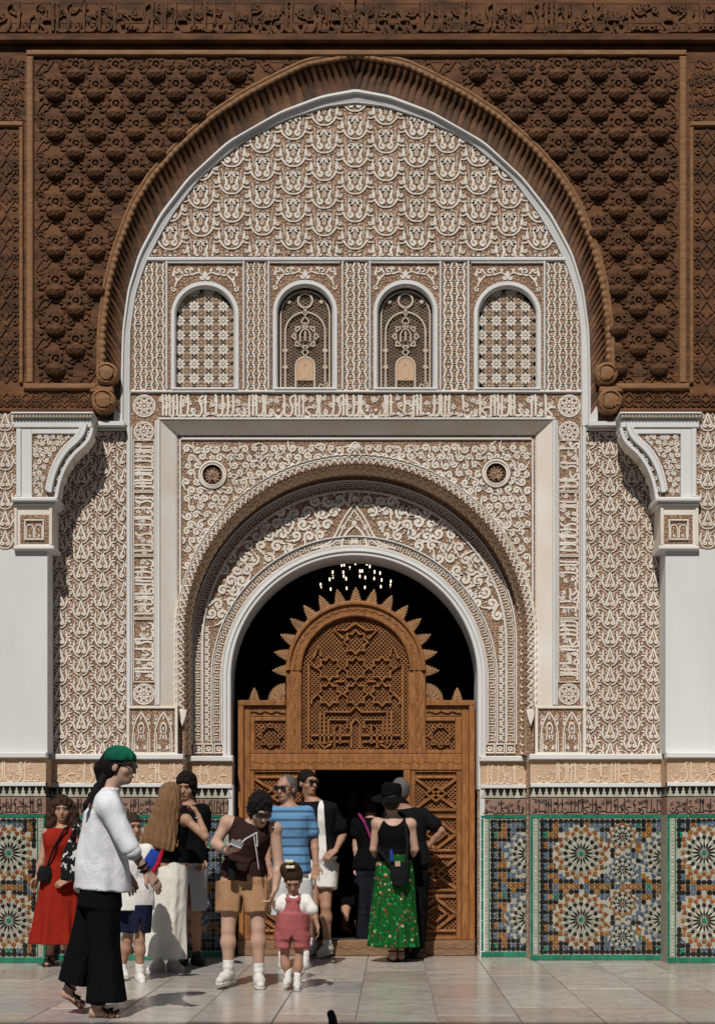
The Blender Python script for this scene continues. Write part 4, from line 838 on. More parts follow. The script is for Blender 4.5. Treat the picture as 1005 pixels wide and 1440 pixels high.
def zellige(x0, x1, z0, z1, ros, seed):
    rn = random.Random(seed); nx = max(2, round((x1 - x0) / (14.4 * PX))); nz = round((z1 - z0) / (14.4 * PX)); gx, gz = (x1 - x0) / nx, (z1 - z0) / nz; out = []
    def free(x, z, r=0): return all(math.hypot(x - a, z - b) > R + r for a, b, R, *_ in ros)
    for i in range(nx + 1):
        for j in range(nz + 1):
            x, z = x0 + i * gx, z0 + j * gz; X = min(max(x, x0 + gx * .2), x1 - gx * .2); Z = min(max(z, z0 + gz * .2), z1 - gz * .2)
            if free(x, z, gx * .1): out.append((oct8(X, Z, gx * .30), 1))
            ring = min(i, nx - i, j, nz - j); warm = (i % 3 == 1) != (j % 4 == 2)
            if i < nx and free(x + gx / 2, z, gx * .1): out.append((hexl(x + gx / 2, Z, gx * .29, gz * .2, False), 1 if ring == 0 or (i + j) % 3 == 0 else (3, 4)[warm]))
            if j < nz and free(x, z + gz / 2, gx * .1): out.append((hexl(X, z + gz / 2, gz * .29, gx * .2, True), 1 if ring == 0 or (i + j) % 3 == 1 else (3, 4)[warm]))
            if i < nx and j < nz:
                cx, cz = x + gx / 2, z + gz / 2; cc = (4, 5) if warm else (3, 3)
                if (i * 7 + j * 3) % 11 == 0: cc = (2, 2)
                for k in range(4):
                    t = k * PI / 2 + PI / 4; px, pz = cx + gx * .19 * math.cos(t), cz + gz * .19 * math.sin(t)
                    if free(px, pz, gx * .12): out.append((polar(px, pz, [(1, 0), (.62, .9), (.62, PI - .9), (1, PI), (.62, PI + .9), (.62, -.9)], t, gx * .21), cc[k % 2]))
    for a, b, R, n, big, hot in ros:
        for p, c in rosette_tiles(a, b, R * 1.0, n, big, hot):
            p = np.array(p)
            if p[:, 0].min() > x0 - .001 and p[:, 0].max() < x1 + .001: out.append((p, c))
    return out
def dado(name_lab, x0, x1, Y, ros, seed, green_edges, dep=.06):
    t = thing('tiled_dado', ((x0 + x1) / 2, Y, 0), name_lab, 'wall tiles', 'zellige dado panels')
    mb = MB(); mb.box(x0, x1, Y, Y + dep, 0, ZL['gs1']); build(mb, 'mosaic_bed', 'grout', t)
    # shelf + warm inscription
    mb = MB(); mb.slab(x0 - .012, x1 + .012, ZL['sh0'], ZL['sh1'], Y + .06, Y - .045, .008); build(mb, 'shelf', 'plaster', t)
    mb = MB(); mb.box(x0, x1, Y - .004, Y + dep, ZL['fl0'] + .001, ZL['sh0'] - .001, 1); inscription(mb, Y - .004, x0 + .02, x1 - .02, ZL['in0'] - .01, ZL['in1'] + .015, seed, .014, thin=True); build(mb, 'carved_inscription', ['stucco_cream', 'stucco_warm'], t)
    mb = MB(); mb.slab(x0, x1, ZL['fl0'], ZL['fl1'], Y + .05, Y - .022, .005); build(mb, 'fillet', 'plaster', t)
    mb = MB(); mb.box(x0, x1, Y - .003, Y + dep, ZL['cr0'] + .001, ZL['cr1'] - .001); build(mb, 'crenel_ground', 'tile_black', t)
    n = max(3, round((x1 - x0) / (8.9 * PX))); p = (x1 - x0) / n; H_ = ZL['cr1'] - ZL['cr0']; pts = np.array([(-.48, 0), (.48, 0), (.48, .22), (.24, .32), (.30, .5), (.14, .62), (.10, .86), (0, 1), (-.10, .86), (-.14, .62), (-.30, .5), (-.24, .32), (-.48, .22)]) * [p, H_]
    m_ = MB(); m_.poly(pts - pts.mean(0), 0, -.008, .001); me = m_.mesh('crenel_tile', 'tile_white')
    for k in range(n): place_obj('crenel_tile', me, t, (x0 + (k + .5) * p + pts.mean(0)[0], Y - .0035, ZL['cr0'] + pts.mean(0)[1]))
    mb = MB(); mb.box(x0, x1, Y - .004, Y + dep, ZL['sc0'], ZL['sc1'] - .001, 1); inscription(mb, Y - .004, x0 + .01, x1 - .01, ZL['sc0'] + .004, ZL['sc1'] - .004, seed + 50, .006, thin=True); build(mb, 'glazed_script', ['tile_black', 'script_brown'], t)
    # green strips
    def greens(xa, xb, za, zb, along_x):
        L_ = (xb - xa) if along_x else (zb - za); n = max(1, round(L_ / .10)); d = L_ / n
        for k in range(n):
            a = (xa + k * d, xa + (k + 1) * d, za, zb) if along_x else (xa, xb, za + k * d, za + (k + 1) * d); g = .0015; m_ = MB(); m_.slab(a[0] + g, a[1] - g, a[2] + g, a[3] - g, Y + .01, Y - .006 - random.uniform(0, .002), .002); build(m_, 'green_tile', 'tile_green', t)
    greens(x0, x1, ZL['gs0'], ZL['gs1'], True); greens(x0, x1, .003, ZL['ti0'] - .006, True); fx_0, fx_1 = x0, x1
    for e in green_edges:
        w = 4 * PX; a = x0 if e == 'l' else x1 - w; greens(a, a + w, ZL['ti0'], ZL['gs0'] - .002, False)
        b = a + w + .004 if e == 'l' else a - .004 - 6 * PX; 
        nn = 40; hz = (ZL['gs0'] - ZL['ti0']) / nn; mm = MB()
        for k in range(nn): mm.poly(oct8(b + 3 * PX, ZL['ti0'] + (k + .5) * hz, hz * .42) if k % 2 else hexl(b + 3 * PX, ZL['ti0'] + (k + .5) * hz, hz * .5, hz * .3, True), Y, Y - .006, .002)
        build(mm, 'bead_border', 'tile_white', t, kind='stuff'); g2 = b + 6 * PX if e == 'l' else b - 2 * PX; greens(g2, g2 + 2 * PX, ZL['ti0'], ZL['gs0'] - .002, False)
        if e == 'l': fx_0 = g2 + 2 * PX + .004
        else: fx_1 = g2 - .004
    pcs = zellige(fx_0 + .004, fx_1 - .004, ZL['ti0'] + .004, ZL['ti1'] - .004, ros, seed)
    def area(p): p = np.asarray(p); return abs(np.dot(p[:, 0], np.roll(p[:, 1], -1)) - np.dot(p[:, 1], np.roll(p[:, 0], -1)))
    pcs.sort(key=lambda q: -area(q[0])); rest = MB()
    for k, (p, c) in enumerate(pcs):
        yf = Y - .005 - random.uniform(0, .002)
        if k < 220:
            c0 = np.mean(p, axis=0); m_ = MB(); m_.poly(np.asarray(p) - c0, .006, yf - Y, .0018); place_obj('mosaic_tile', m_.mesh('mosaic_tile', TM[c]), t, (c0[0], Y, c0[1]))
        else: rest.poly(p, Y + .006, yf, .0018, c)
    if rest.v: build(rest, 'small_mosaic_tiles', TM, t, kind='stuff')
    return t
def RZ(px, py, Y, R, n, big, hot): x, z = U(px, py, Y); return (x, z, R * PX, n, big, hot)
HOT, CLD = (4, 5), (3, 3)
for f in (0, 1):
    fx = (lambda p: p) if f == 0 else (lambda p: 1002 - p); sd = ('left', 'right')[f]
    def span(a, b, Y): p, q = U(fx(a), 0, Y)[0], U(fx(b), 0, Y)[0]; return min(p, q), max(p, q)
    x0, x1 = span(-160, 67, YP); dado(f'star mosaic tile dado on the {sd} white pier', x0, x1, YP - .06, [RZ(fx(15), y, YP, 37, 16, True, HOT) for y in (1199, 1294)] + [RZ(fx(-75), y, YP, 37, 16, True, HOT) for y in (1199, 1294)], 100 + f, ('l',) if f else ('r',), .34)
    x0, x1 = span(70, 258, Y0); mid = [RZ(fx(187), y, Y0, 38, 16, True, HOT) for y in (1200, 1292.5)] + [RZ(fx(129), y, Y0, 20, 10, False, HOT if i % 2 == 0 else CLD) for i, y in enumerate((1176, 1222.5, 1269.5, 1316))] + [RZ(fx(73), y, Y0, 32, 14, True, CLD) for y in (1205, 1292)]
    jb = MB(); jb.box(x0 + .004, x1 - .004, Y0 + .004, .50, 0, zshelf); build(jb, 'jamb_core', 'plaster', wall)
    dado(f'wide star mosaic tile dado panel between the {sd} pier and the door recess', x0, x1, Y0 - .06, mid, 110 + f, ('l',) if f else ('r',), .46)
    x0, x1 = span(262, 327, YD); jb = MB(); jb.box(x0, x1 - .0, YD + .004, .74, 0, U(0, 1062, YD)[1]); build(jb, 'jamb_core', 'plaster', wall)
    dado(f'narrow star mosaic tile dado panel right against the {sd} side of the door', x0, x1, YD - .06, [RZ(fx(262), y, YD, 32, 14, True, CLD) for y in (1201, 1291)], 120 + f, ('l',) if f else ('r',))
    X0, X1 = span(321, 328.5, YD); jb = MB(); jb.slab(X0, X1, 0, U(0, 1104, YD)[1], .74, YD - .065, .006); build(jb, 'door_jamb', 'plaster', wall)

# ================================================================== dark room behind the door
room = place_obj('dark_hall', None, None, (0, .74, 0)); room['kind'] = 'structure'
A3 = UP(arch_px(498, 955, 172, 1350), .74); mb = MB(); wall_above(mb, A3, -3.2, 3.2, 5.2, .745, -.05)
mb.box(-3.3, -3.2, .76, 7, -.05, 5.2); mb.box(3.2, 3.3, .76, 7, -.05, 5.2); mb.box(-3.2, 3.2, 7, 7.1, -.05, 5.2); mb.box(-3.2, 3.2, .76, 7, 5.2, 5.3); mb.box(-3.2, 3.2, .79, 7, -.1, -.02); build(mb, 'hall_shell', 'hall_gloom', room)

# ================================================================== carved door screen
YK = .52
door = thing('carved_wooden_door', (0, YK, 0), 'orange-brown carved wooden door screen with lattice panels and a spiky arched top', 'door')
K = lambda x, y: U(x, y, YK)
def kbox(x0, x1, y0, y1): return pxbox(x0, x1, y0, y1, YK)
def board(x0, x1, y0, y1, t=.0, name='board', m_='door_wood', th=.07, ch=.006):
    X0, X1, Z0, Z1 = kbox(x0, x1, y0, y1); q = MB(); q.slab(X0, X1, Z0, Z1, YK + th, YK - t, ch); return build(q, name, m_, door)
SCB = Mot(1.5); SCB.r(bez((-.5, 0), (-.2, .5), (.2, -.5), (.5, 0), 8), .12); SCB.b(leaf(-.2, .1, .3, .3, -.6)); SCB.b(leaf(.15, -.1, .3, .3, .6))
def carved(x0, x1, y0, y1, vert=False):
    X0, X1, Z0, Z1 = kbox(x0, x1, y0, y1); q = MB(); L_ = (Z1 - Z0) if vert else (X1 - X0); W_ = (X1 - X0) if vert else (Z1 - Z0); n = max(1, round(L_ / (W_ * 1.3))); d = L_ / n
    pl = [((X0 + X1) / 2, Z0 + (k + .5) * d, d, W_, PI / 2) if vert else (X0 + (k + .5) * d, (Z0 + Z1) / 2, d, W_, 0) for k in range(n)]
    stamp(q, SCB, YK - .012, pl, .014); build(q, 'carved_border', 'door_wood', door, kind='stuff')
def lattice(x0, x1, y0, y1, pitch=4.3, w=1.2, test=None, name='lattice'):
    X0, X1, Z0, Z1 = kbox(x0, x1, y0, y1); p = pitch * PX * 1.414; q = MB(); span_ = (X1 - X0) + (Z1 - Z0)
    for sgn, yy in ((1, .0), (-1, .003)):
        k = -int(span_ / p) - 1
        while k * p < span_:
            c = k * p; t = np.linspace(X0, X1, 120); z = (Z0 + (t - X0) + c) if sgn > 0 else (Z1 - (t - X0) - c); ok = (z > Z0) & (z < Z1)
            if test is not None: ok &= test(t, z)
            if ok.sum() > 2:
                i = np.where(ok)[0]; V, Fq = strip(np.array([(t[i[0]], z[i[0]]), (t[i[-1]], z[i[-1]])]), w * PX * 1.5, .014); q.add(np.c_[V[:, 0], YK + .03 + yy - V[:, 1], V[:, 2]], Fq)
            k += 1
    build(q, name, 'door_wood_dark', door, kind='stuff')
def strap(lines, w=2.6, h=.022, name='strapwork', y=.012, px=True):
    q = MB()
    for l in lines:
        p = np.array([K(*a) for a in l]) if px else np.asarray(l); V, Fq = strip(p, w * PX, h); q.add(np.c_[V[:, 0], YK + y - V[:, 1], V[:, 2]], Fq)
    build(q, name, 'door_wood', door)
# lower frame
board(335, 343, 985, 1322, .03, 'stile'); board(659, 667, 985, 1322, .03, 'stile'); board(343.3, 352, 993, 1322, .0, 'stile'); board(649, 658.7, 993, 1322, .0, 'stile')
board(335, 402, 985, 992.6, .035, 'rail'); board(598.5, 667, 985, 992.6, .035, 'rail')
board(352.3, 402, 993, 1008, .0, 'rail'); board(598.5, 648.7, 993, 1008, .0, 'rail'); carved(353, 401, 995, 1006); carved(600, 648, 995, 1006)
board(402.4, 424, 944, 1060, .012, 'stile'); board(573.5, 598, 944, 1060, .012, 'stile'); carved(406, 420, 946, 1058, True); carved(578, 594, 946, 1058, True)
board(352.3, 648.7, 1060.3, 1083, .014, 'rail'); carved(354, 647, 1065, 1078)
board(352.3, 358, 1008.3, 1060, .006, 'panel_frame'); board(411, 402, 1008.3, 1060, .004, 'panel_frame'); board(588, 598.2, 1008.3, 1060, .004, 'panel_frame'); board(640, 648.7, 1008.3, 1060, .006, 'panel_frame')
board(358.2, 401.8, 1008.3, 1014, .006, 'panel_frame'); board(358.2, 401.8, 1055, 1060, .006, 'panel_frame'); board(598.4, 639.8, 1008.3, 1014, .006, 'panel_frame'); board(598.4, 639.8, 1055, 1060, .006, 'panel_frame')
for cx in (380, 619):
    lattice(cx - 22, cx + 22, 1014, 1055)
    st = [[(cx + 17 * math.cos(t + o), 1034.5 + 17 * math.sin(t + o)) for t in np.arange(5) * PI / 2] for o in (0, PI / 4)]; strap(st, 3.0)
# doors either side of the wicket
for (a, b, sL, sR) in ((358, 424, (352.3, 358), (424.2, 433)), (584, 641, (577, 584), (641, 648.7))):
    board(sL[0], sL[1] - .2, 1083.3, 1322, .004, 'stile'); board(sR[0] + .2, sR[1], 1083.3, 1322, .004, 'stile')
    ys = [(1086, 1091), (1095, 1137), (1141, 1147), (1151, 1194), (1198, 1203), (1207, 1250), (1254, 1259), (1263, 1307), (1311, 1317)]
    board(a, b, 1083.3, 1086, .004, 'rail')
    for i, (y0, y1) in enumerate(ys):
        lattice(a, b, y0, y1, 4.2)
        if i < len(ys) - 1: board(a, b, y1, ys[i + 1][0], .006, 'rail')
        if y1 - y0 > 20:
            m, c = (a + b) / 2, (y0 + y1) / 2; w2, h2 = (b - a) / 2, (y1 - y0) / 2
            strap([[(a, y0), (b, y1)], [(a, y1), (b, y0)]] if (i // 2) % 2 == 0 else [[(a, c), (m, y0)], [(m, y0), (b, c)], [(b, c), (m, y1)], [(m, y1), (a, c)]], 4.6)
            strap([[(m - w2 * .5, c), (m, c - h2 * .5), (m + w2 * .5, c), (m, c + h2 * .5), (m - w2 * .5, c)]], 4.2, .03)
    board(a, b, 1317, 1322, .004, 'rail')
board(433.3, 443, 1083.3, 1322, .02, 'wicket_stile'); board(567, 576.7, 1083.3, 1322, .02, 'wicket_stile'); carved(434.5, 441.5, 1090, 1318, True); carved(568.5, 575.5, 1090, 1318, True)
X0, X1, Z0, Z1 = kbox(335, 667, 1322.3, 1345); q = MB(); q.slab(X0, X1, 0, Z1, YK + .16, YK - .06, .008); build(q, 'threshold', 'threshold_wood', door)
q = MB(); stamp(q, SCB, YK - .06, [(X0 + (k + .5) * .12, Z1 * .55, .12, .07, 0) for k in range(int((X1 - X0) / .12))], .01); build(q, 'threshold_carving', 'threshold_wood', door, kind='stuff')
# arched crown
def karch(r, n=48): a = np.linspace(PI, 0, n); return np.array([K(500 + r * math.cos(t), 943 - r * math.sin(t)) for t in a])
q = MB(); prof = [(98, .07), (98, -.03), (96, -.04), (93, -.04), (92, -.015), (80, -.015), (79, -.03), (77, -.03), (75.5, -.01), (75.5, .07)]
loft(q, [c3(karch(r), YK + y) for r, y in prof]); build(q, 'crown_arch', 'door_wood', door)
q = MB(); s_ = karch(86, 200); along(q, SCB, s_, 9 * PX, .085, YK - .015, .014); build(q, 'crown_carving', 'door_wood', door, kind='stuff')
pan = inside(np.array([K(500 - 75.5, 1060)] + [tuple(p) for p in karch(75.5)] + [K(500 + 75.5, 1060)]))
lattice(424, 576, 866, 1056, 4.2, 1.15, pan)
board(424, 573.5, 1054, 1060, .006, 'rail')
def kstar(cx, cy, r, n=8, r2=.72): return [(cx + r * (1 if k % 2 == 0 else r2) * math.cos(k * PI / n + PI / 2), cy + r * (1 if k % 2 == 0 else r2) * math.sin(k * PI / n + PI / 2)) for k in range(2 * n + 1)]
ls = [kstar(500, y, 17) for y in (903, 940, 976)] + [kstar(500 + s * 37, y, 17) for s in (-1, 1) for y in (940, 976)] 
ls += [[(500, 876), (486, 886), (470, 886), (482, 898)], [(500, 876), (514, 886), (530, 886), (518, 898)], [(452, 923), (448, 908), (440, 926)], [(548, 923), (552, 908), (560, 926)]]
for s in (-1, 1):
    ls += [[(500 + s * 16, 958), (500 + s * 28, 958)], [(500 + s * 54, 940), (500 + s * 66, 934), (500 + s * 66, 1046), (500 + s * 60, 1046)], [(500 + s * 54, 976), (500 + s * 62, 984), (500 + s * 62, 990)],
           [(500, 993), (500 + s * 8, 1001), (500 + s * 44, 1001), (500 + s * 44, 1046)], [(500 + s * 38, 1040), (500 + s * 38, 1012), (500 + s * 12, 1012), (500 + s * 12, 1024)], [(500 + s * 6, 1052), (500 + s * 6, 1018), (500, 1010)], [(500 + s * 50, 1000), (500 + s * 50, 1046), (500 + s * 44, 1052), (500 + s * 34, 1046)], [(500 + s * 30, 1052), (500 + s * 30, 1024), (500 + s * 22, 1018), (500 + s * 22, 1046)]]
ls += [[(438, 1034), (494, 1034)], [(506, 1034), (562, 1034)], [(462, 1043), (490, 1043)], [(510, 1043), (540, 1043)]]
strap(ls, 3.1, .024, 'crown_strapwork')
# pine-tree finials
fin = np.array([(-.42, 0), (.42, 0), (.5, .16), (.34, .2), (.44, .36), (.27, .4), (.36, .55), (.2, .6), (.26, .74), (.11, .78), (.1, .92), (0, 1)])
fin = np.concatenate([fin, (fin * [-1, 1])[::-1][1:-2]])
def finial_mesh(w, h):
    m_ = MB(); p = fin * [w, h]; m_.poly(p, .025, -.02, .006); mo = Mot(); [mo.b(leaf(0, z, .2, .3, PI / 2)) for z in (.08, .28, .48, .66)]; [mo.b(leaf(.04, z, .22, .14, .9), both=True) for z in (.1, .3, .48)]; stamp(m_, mo, -.018, [(0, 0, w * .9, h, 0)], .012); return m_.mesh('finial', 'door_finial')
FM = finial_mesh(17 * PX, 21 * PX)
for k in range(15):
    t = PI - k * PI / 14; x, z = K(500 + 97.5 * math.cos(t), 943 - 97.5 * math.sin(t)); o = place_obj('finial', FM, door, (x, YK + .02, z)); o.rotation_euler = (0, PI / 2 - t, 0)
FS = finial_mesh(16 * PX, 19 * PX)
for cx in (357.5, 642.5): x, z = K(cx, 985); place_obj('finial', FS, door, (x, YK + .02, z))
for s in (-1, 1):                                                           # quarter palmettes on the shoulders
    cx, cz = K(500 + s * 99, 985); R_ = 26 * PX; n = 9; pts = [(cx, cz)]
    for k in range(n * 2 + 1): t = k / (n * 2) * PI / 2; r = R_ * (1 if k % 2 else .9); pts.append((cx + s * r * math.cos(t), cz + r * math.sin(t)))
    q = MB(); q.poly(pts, YK + .045, YK - .0, .006); mo = Mot()
    for k in range(4): mo.b(leaf(.2 * math.cos(t_ := PI / 16 + k * PI / 8), .2 * math.sin(t_), .62, .24, t_))
    stamp(q, mo, YK, [(cx, cz, s * R_, R_, 0)], .014); build(q, 'shoulder_palmette', 'door_finial', door)

# ================================================================== chandelier in the hall
YCH = 2.6; cx, cz = U(500, 788, YCH)
chn = thing('chandelier', (cx, YCH, cz), 'tiered chandelier of small lit bulbs hanging in the dark hall above the door', 'chandelier')
mb = MB(); mb.tube([(cx, YCH, 5.2), (cx, YCH, cz - .1)], .008); build(mb, 'chain', 'iron', chn)
m_ = MB(); a = np.linspace(0, 2 * PI, 9); P = np.stack([np.c_[np.cos(a) * r, np.sin(a) * r, np.full(9, z)] for r, z in ((.002, .018), (.005, .015), (.0075, .007), (.0075, -.008), (.005, -.016), (.002, -.02))], 0); m_.grid(P); BULB = m_.mesh('bulb', 'bulb_glow', True)
for tier, (R_, py, n, ph) in enumerate(((.05, 788, 3, .4), (.16, 797, 7, .2), (.27, 807, 9, .0), (.40, 821, 12, .26))):
    zt = U(0, py, YCH)[1]; t = np.linspace(0, 2 * PI, 40); mb = MB(); mb.tube(np.c_[cx + R_ * np.cos(t), YCH + R_ * np.sin(t), np.full(40, zt - .045)], .007, 5, cap=False); build(mb, 'ring', 'iron', chn)
    for k in range(n): t = ph + k * 2 * PI / n; place_obj('bulb', BULB, chn, (cx + R_ * math.cos(t), YCH + R_ * math.sin(t), zt + random.uniform(-.03, .03)))

# ================================================================== opposite wing behind the camera; its eave throws the shade across the near floor
wing = thing('courtyard_wing', (0, -16, 0), 'plain opposite wing of the courtyard whose shadow falls on the near floor', 'building')
HW = 1.0 * ((16 - .0) - 4.62) / (math.cos(SUN_AZ) / math.tan(SUN_EL)); mb = MB(); mb.box(-14, 14, -17, -16, 0, HW - .4); build(mb, 'wall', 'plaster', wing); mb = MB(); mb.box(-14.4, 14.4, -17.2, -16, HW - .398, HW); build(mb, 'eave', 'cedar', wing)
# small black peg standing on the near floor
x, z = U(466, 1443, -D + 2445 / (1446 - 1174)); yb = -D + 2445 / (1446 - 1174)
peg = thing('floor_peg', (x, yb, 0), 'small black leaning peg at the very bottom edge of the picture', 'peg'); mb = MB(); mb.tube([(x + .012, yb, 0), (x + .006, yb, .06), (x - .006, yb, .095), (x - .012, yb, .108)], [.03, .026, .024, .014], 12); build(mb, 'peg_body', 'black_plastic', peg, True)
# ================================================================== people: smooth volumes meshed by surface nets
def V3(*a): return np.array(a, float)
def nrmz(v): v = np.asarray(v, float); return v / (np.linalg.norm(v) + 1e-12)
def snet(f, o, h):
    s = f < 0; c = np.zeros(tuple(n - 1 for n in f.shape), np.int8)
    offs = [(i, j, k) for i in (0, 1) for j in (0, 1) for k in (0, 1)]
    sl = lambda i, n: slice(i, n - 1 + i)
    for a in offs: c += s[sl(a[0], f.shape[0]), sl(a[1], f.shape[1]), sl(a[2], f.shape[2])]
    act = np.argwhere((c > 0) & (c < 8)); idx = np.full(c.shape, -1, np.int64); idx[tuple(act.T)] = np.arange(len(act))
    acc = np.zeros((len(act), 3)); cnt = np.zeros(len(act))
    for a in offs:
        for ax in range(3):
            if a[ax]: continue
            b = list(a); b[ax] = 1; fa = f[tuple((act + a).T)]; fb = f[tuple((act + b).T)]; x = (fa < 0) != (fb < 0)
            t = np.where(x, fa / np.where(x, fa - fb, 1), 0); p = np.tile(np.array(a, float), (len(act), 1)); p[:, ax] += t; acc[x] += p[x]; cnt += x
    V = (act + acc / cnt[:, None]) * h + o; Q = []
    for ax in range(3):
        u, w = [(1, 2), (2, 0), (0, 1)][ax]; s0 = [slice(None)] * 3; s1 = [slice(None)] * 3; s0[ax] = slice(0, -1); s1[ax] = slice(1, None)
        e = np.argwhere(s[tuple(s0)] != s[tuple(s1)]); e = e[(e[:, u] > 0) & (e[:, w] > 0) & (e[:, u] < f.shape[u] - 1) & (e[:, w] < f.shape[w] - 1)]
        du = np.eye(3, dtype=int)[u]; dw = np.eye(3, dtype=int)[w]; g = lambda q: idx[tuple(q.T)]
        q = np.stack([g(e - du - dw), g(e - dw), g(e), g(e - du)], 1); fl = ~s[tuple(e.T)]; q[fl] = q[fl][:, ::-1]; Q.append(q)
    Q = np.concatenate(Q); return V, Q[(Q >= 0).all(1)]
class Vol:
    def __init__(s): s.p = []
    def add(s, fn, lo, hi, k=.015, op=0): s.p.append((fn, np.asarray(lo, float), np.asarray(hi, float), k, op)); return s
    def cone(s, a, b, ra, rb, k=.015, op=0):
        a, b = np.asarray(a, float), np.asarray(b, float); r = max(ra, rb)
        def fn(P):
            ab = b - a; t = np.clip(((P - a) @ ab) / (ab @ ab + 1e-12), 0, 1); return np.linalg.norm(P - a - t[..., None] * ab, axis=-1) - (ra + (rb - ra) * t)
        return s.add(fn, np.minimum(a, b) - r, np.maximum(a, b) + r, k, op)
    def chain(s, pts, rs, k=.012):
        for i in range(len(pts) - 1): s.cone(pts[i], pts[i + 1], rs[i], rs[i + 1], k)
        return s
    def ell(s, c, r, axes=None, k=.015, op=0):
        c = np.asarray(c, float); r = np.asarray(r, float); A = np.eye(3) if axes is None else np.stack(axes)
        def fn(P): q = ((P - c) @ A.T) / r; n = np.linalg.norm(q, axis=-1); return (n - 1) * r.min() * np.where(n < 1, 1, 1)
        m = r.max(); return s.add(fn, c - m, c + m, k, op)
    def loft(s, A, B, right, tab, k=.02, fold=None, op=0, bend=None):
        """A->B axis; tab rows (t, half-width along right, half-depth); fold=(n, amp0, amp1, phase)"""
        A, B = np.asarray(A, float), np.asarray(B, float); L = np.linalg.norm(B - A); u = (B - A) / L; r = np.asarray(right, float); r = nrmz(r - u * (r @ u)); g = np.cross(u, r); T = np.array(tab, float)
        def fn(P):
            q = P - A; t = (q @ u) / L; tc = np.clip(t, T[0, 0], T[-1, 0]); w = np.interp(tc, T[:, 0], T[:, 1]); d = np.interp(tc, T[:, 0], T[:, 2]); x = q @ r; y = q @ g
            if bend is not None: x = x - np.interp(tc, bend[0], bend[1]); y = y - np.interp(tc, bend[0], bend[2])
            rad = np.sqrt((x / w) ** 2 + (y / d) ** 2) + 1e-9
            if fold: a = np.arctan2(y / d, x / w); am = fold[1] + (fold[2] - fold[1]) * np.clip(tc, 0, 1); rad = rad / (1 + am * (np.sin(a * fold[0] + fold[3] + 2 * tc) * .7 + .3 * np.sin(a * (fold[0] * 2 - 3) + 1 - 3 * tc)))
            e = (rad - 1) * np.minimum(w, d); cap = np.maximum((t - T[-1, 0]) * L, (T[0, 0] - t) * L); return np.where(cap > 0, np.sqrt(np.maximum(e, 0) ** 2 + cap ** 2) + np.minimum(e, 0) * 0, np.maximum(e, cap))
        m = max(T[:, 1].max(), T[:, 2].max()) * 1.25 + (0 if bend is None else max(np.abs(bend[1]).max(), np.abs(bend[2]).max())); a0 = A + u * L * T[0, 0]; b0 = A + u * L * T[-1, 0]
        return s.add(fn, np.minimum(a0, b0) - m, np.maximum(a0, b0) + m, k, op)
    def mesh(s, h=.008, rough=None):
        lo = np.min([p[1] for p in s.p if p[4] == 0], 0) - 3 * h; hi = np.max([p[2] for p in s.p if p[4] == 0], 0) + 3 * h; n = np.ceil((hi - lo) / h).astype(int) + 1
        f = np.full(n, .08, np.float32)
        for fn, a, b, k, op in s.p:
            i0 = np.clip(np.floor((a - k - 2 * h - lo) / h).astype(int), 0, n); i1 = np.clip(np.ceil((b + k + 2 * h - lo) / h).astype(int) + 1, 0, n)
            if (i1 <= i0).any(): continue
            G = np.stack(np.meshgrid(*[lo[d] + h * np.arange(i0[d], i1[d]) for d in range(3)], indexing='ij'), -1); d = fn(G).astype(np.float32); S = tuple(slice(p, q) for p, q in zip(i0, i1)); g = f[S]
            if op == 0: hh = np.maximum(k - np.abs(g - d), 0) / max(k, 1e-6); f[S] = np.minimum(g, d) - hh * hh * k * .25
            else: d = -d; hh = np.maximum(k - np.abs(g - d), 0) / max(k, 1e-6); f[S] = np.maximum(g, d) + hh * hh * k * .25
        if rough is not None:
            G = np.stack(np.meshgrid(*[lo[d] + h * np.arange(n[d]) for d in range(3)], indexing='ij'), -1); f = f + rough(G).astype(np.float32)
        return snet(f, lo, h)
def vbuild(vol, name, m_, parent, h=.008, rough=None, label=None):
    V, Q = vol.mesh(h, rough); mb = MB(); mb.add(V, Q); o = build(mb, name, m_, parent, True)
    if label: o['label'] = label
    return o
def hand(v, w, d, pn, sz=1., curl=.5, thumb=1):
    """wrist w, pointing direction d, palm normal pn (side fingers curl to)"""
    w = np.asarray(w, float); d = nrmz(d); pn = nrmz(np.asarray(pn, float) - d * (np.asarray(pn, float) @ d)); sd = np.cross(d, pn) * thumb; kn = w + d * .085 * sz
    v.loft(w - d * .01, kn, sd, [(0, .024 * sz, .018 * sz), (.5, .036 * sz, .017 * sz), (1, .041 * sz, .015 * sz)], .012)
    for i, (o, l) in enumerate(((.030, .068), (.010, .077), (-.010, .072), (-.029, .056))):
        b = kn + sd * o * sz; c = curl * (1 + .12 * i); d1 = nrmz(d * math.cos(c * .7) + pn * math.sin(c * .7) + sd * o * 1.5); d2 = nrmz(d * math.cos(c * 1.7) + pn * math.sin(c * 1.7)); m1 = b + d1 * l * .52 * sz
        v.cone(b - d * .01, m1, .0092 * sz, .0086 * sz, .004); v.cone(m1, m1 + d2 * l * .5 * sz, .0086 * sz, .0074 * sz, .003)
    tb = w + d * .022 * sz + sd * .024 * sz; t1 = tb + nrmz(d * .7 + sd * .75 + pn * .25) * .045 * sz; v.cone(tb, t1, .014 * sz, .0105 * sz, .008); v.cone(t1, t1 + nrmz(d + sd * .15 + pn * .35) * .032 * sz, .0105 * sz, .008 * sz, .003)
def sk(name, c): mat(name, c, tuple(v * .88 for v in c), 14, .55, .1, 120, .35); return name
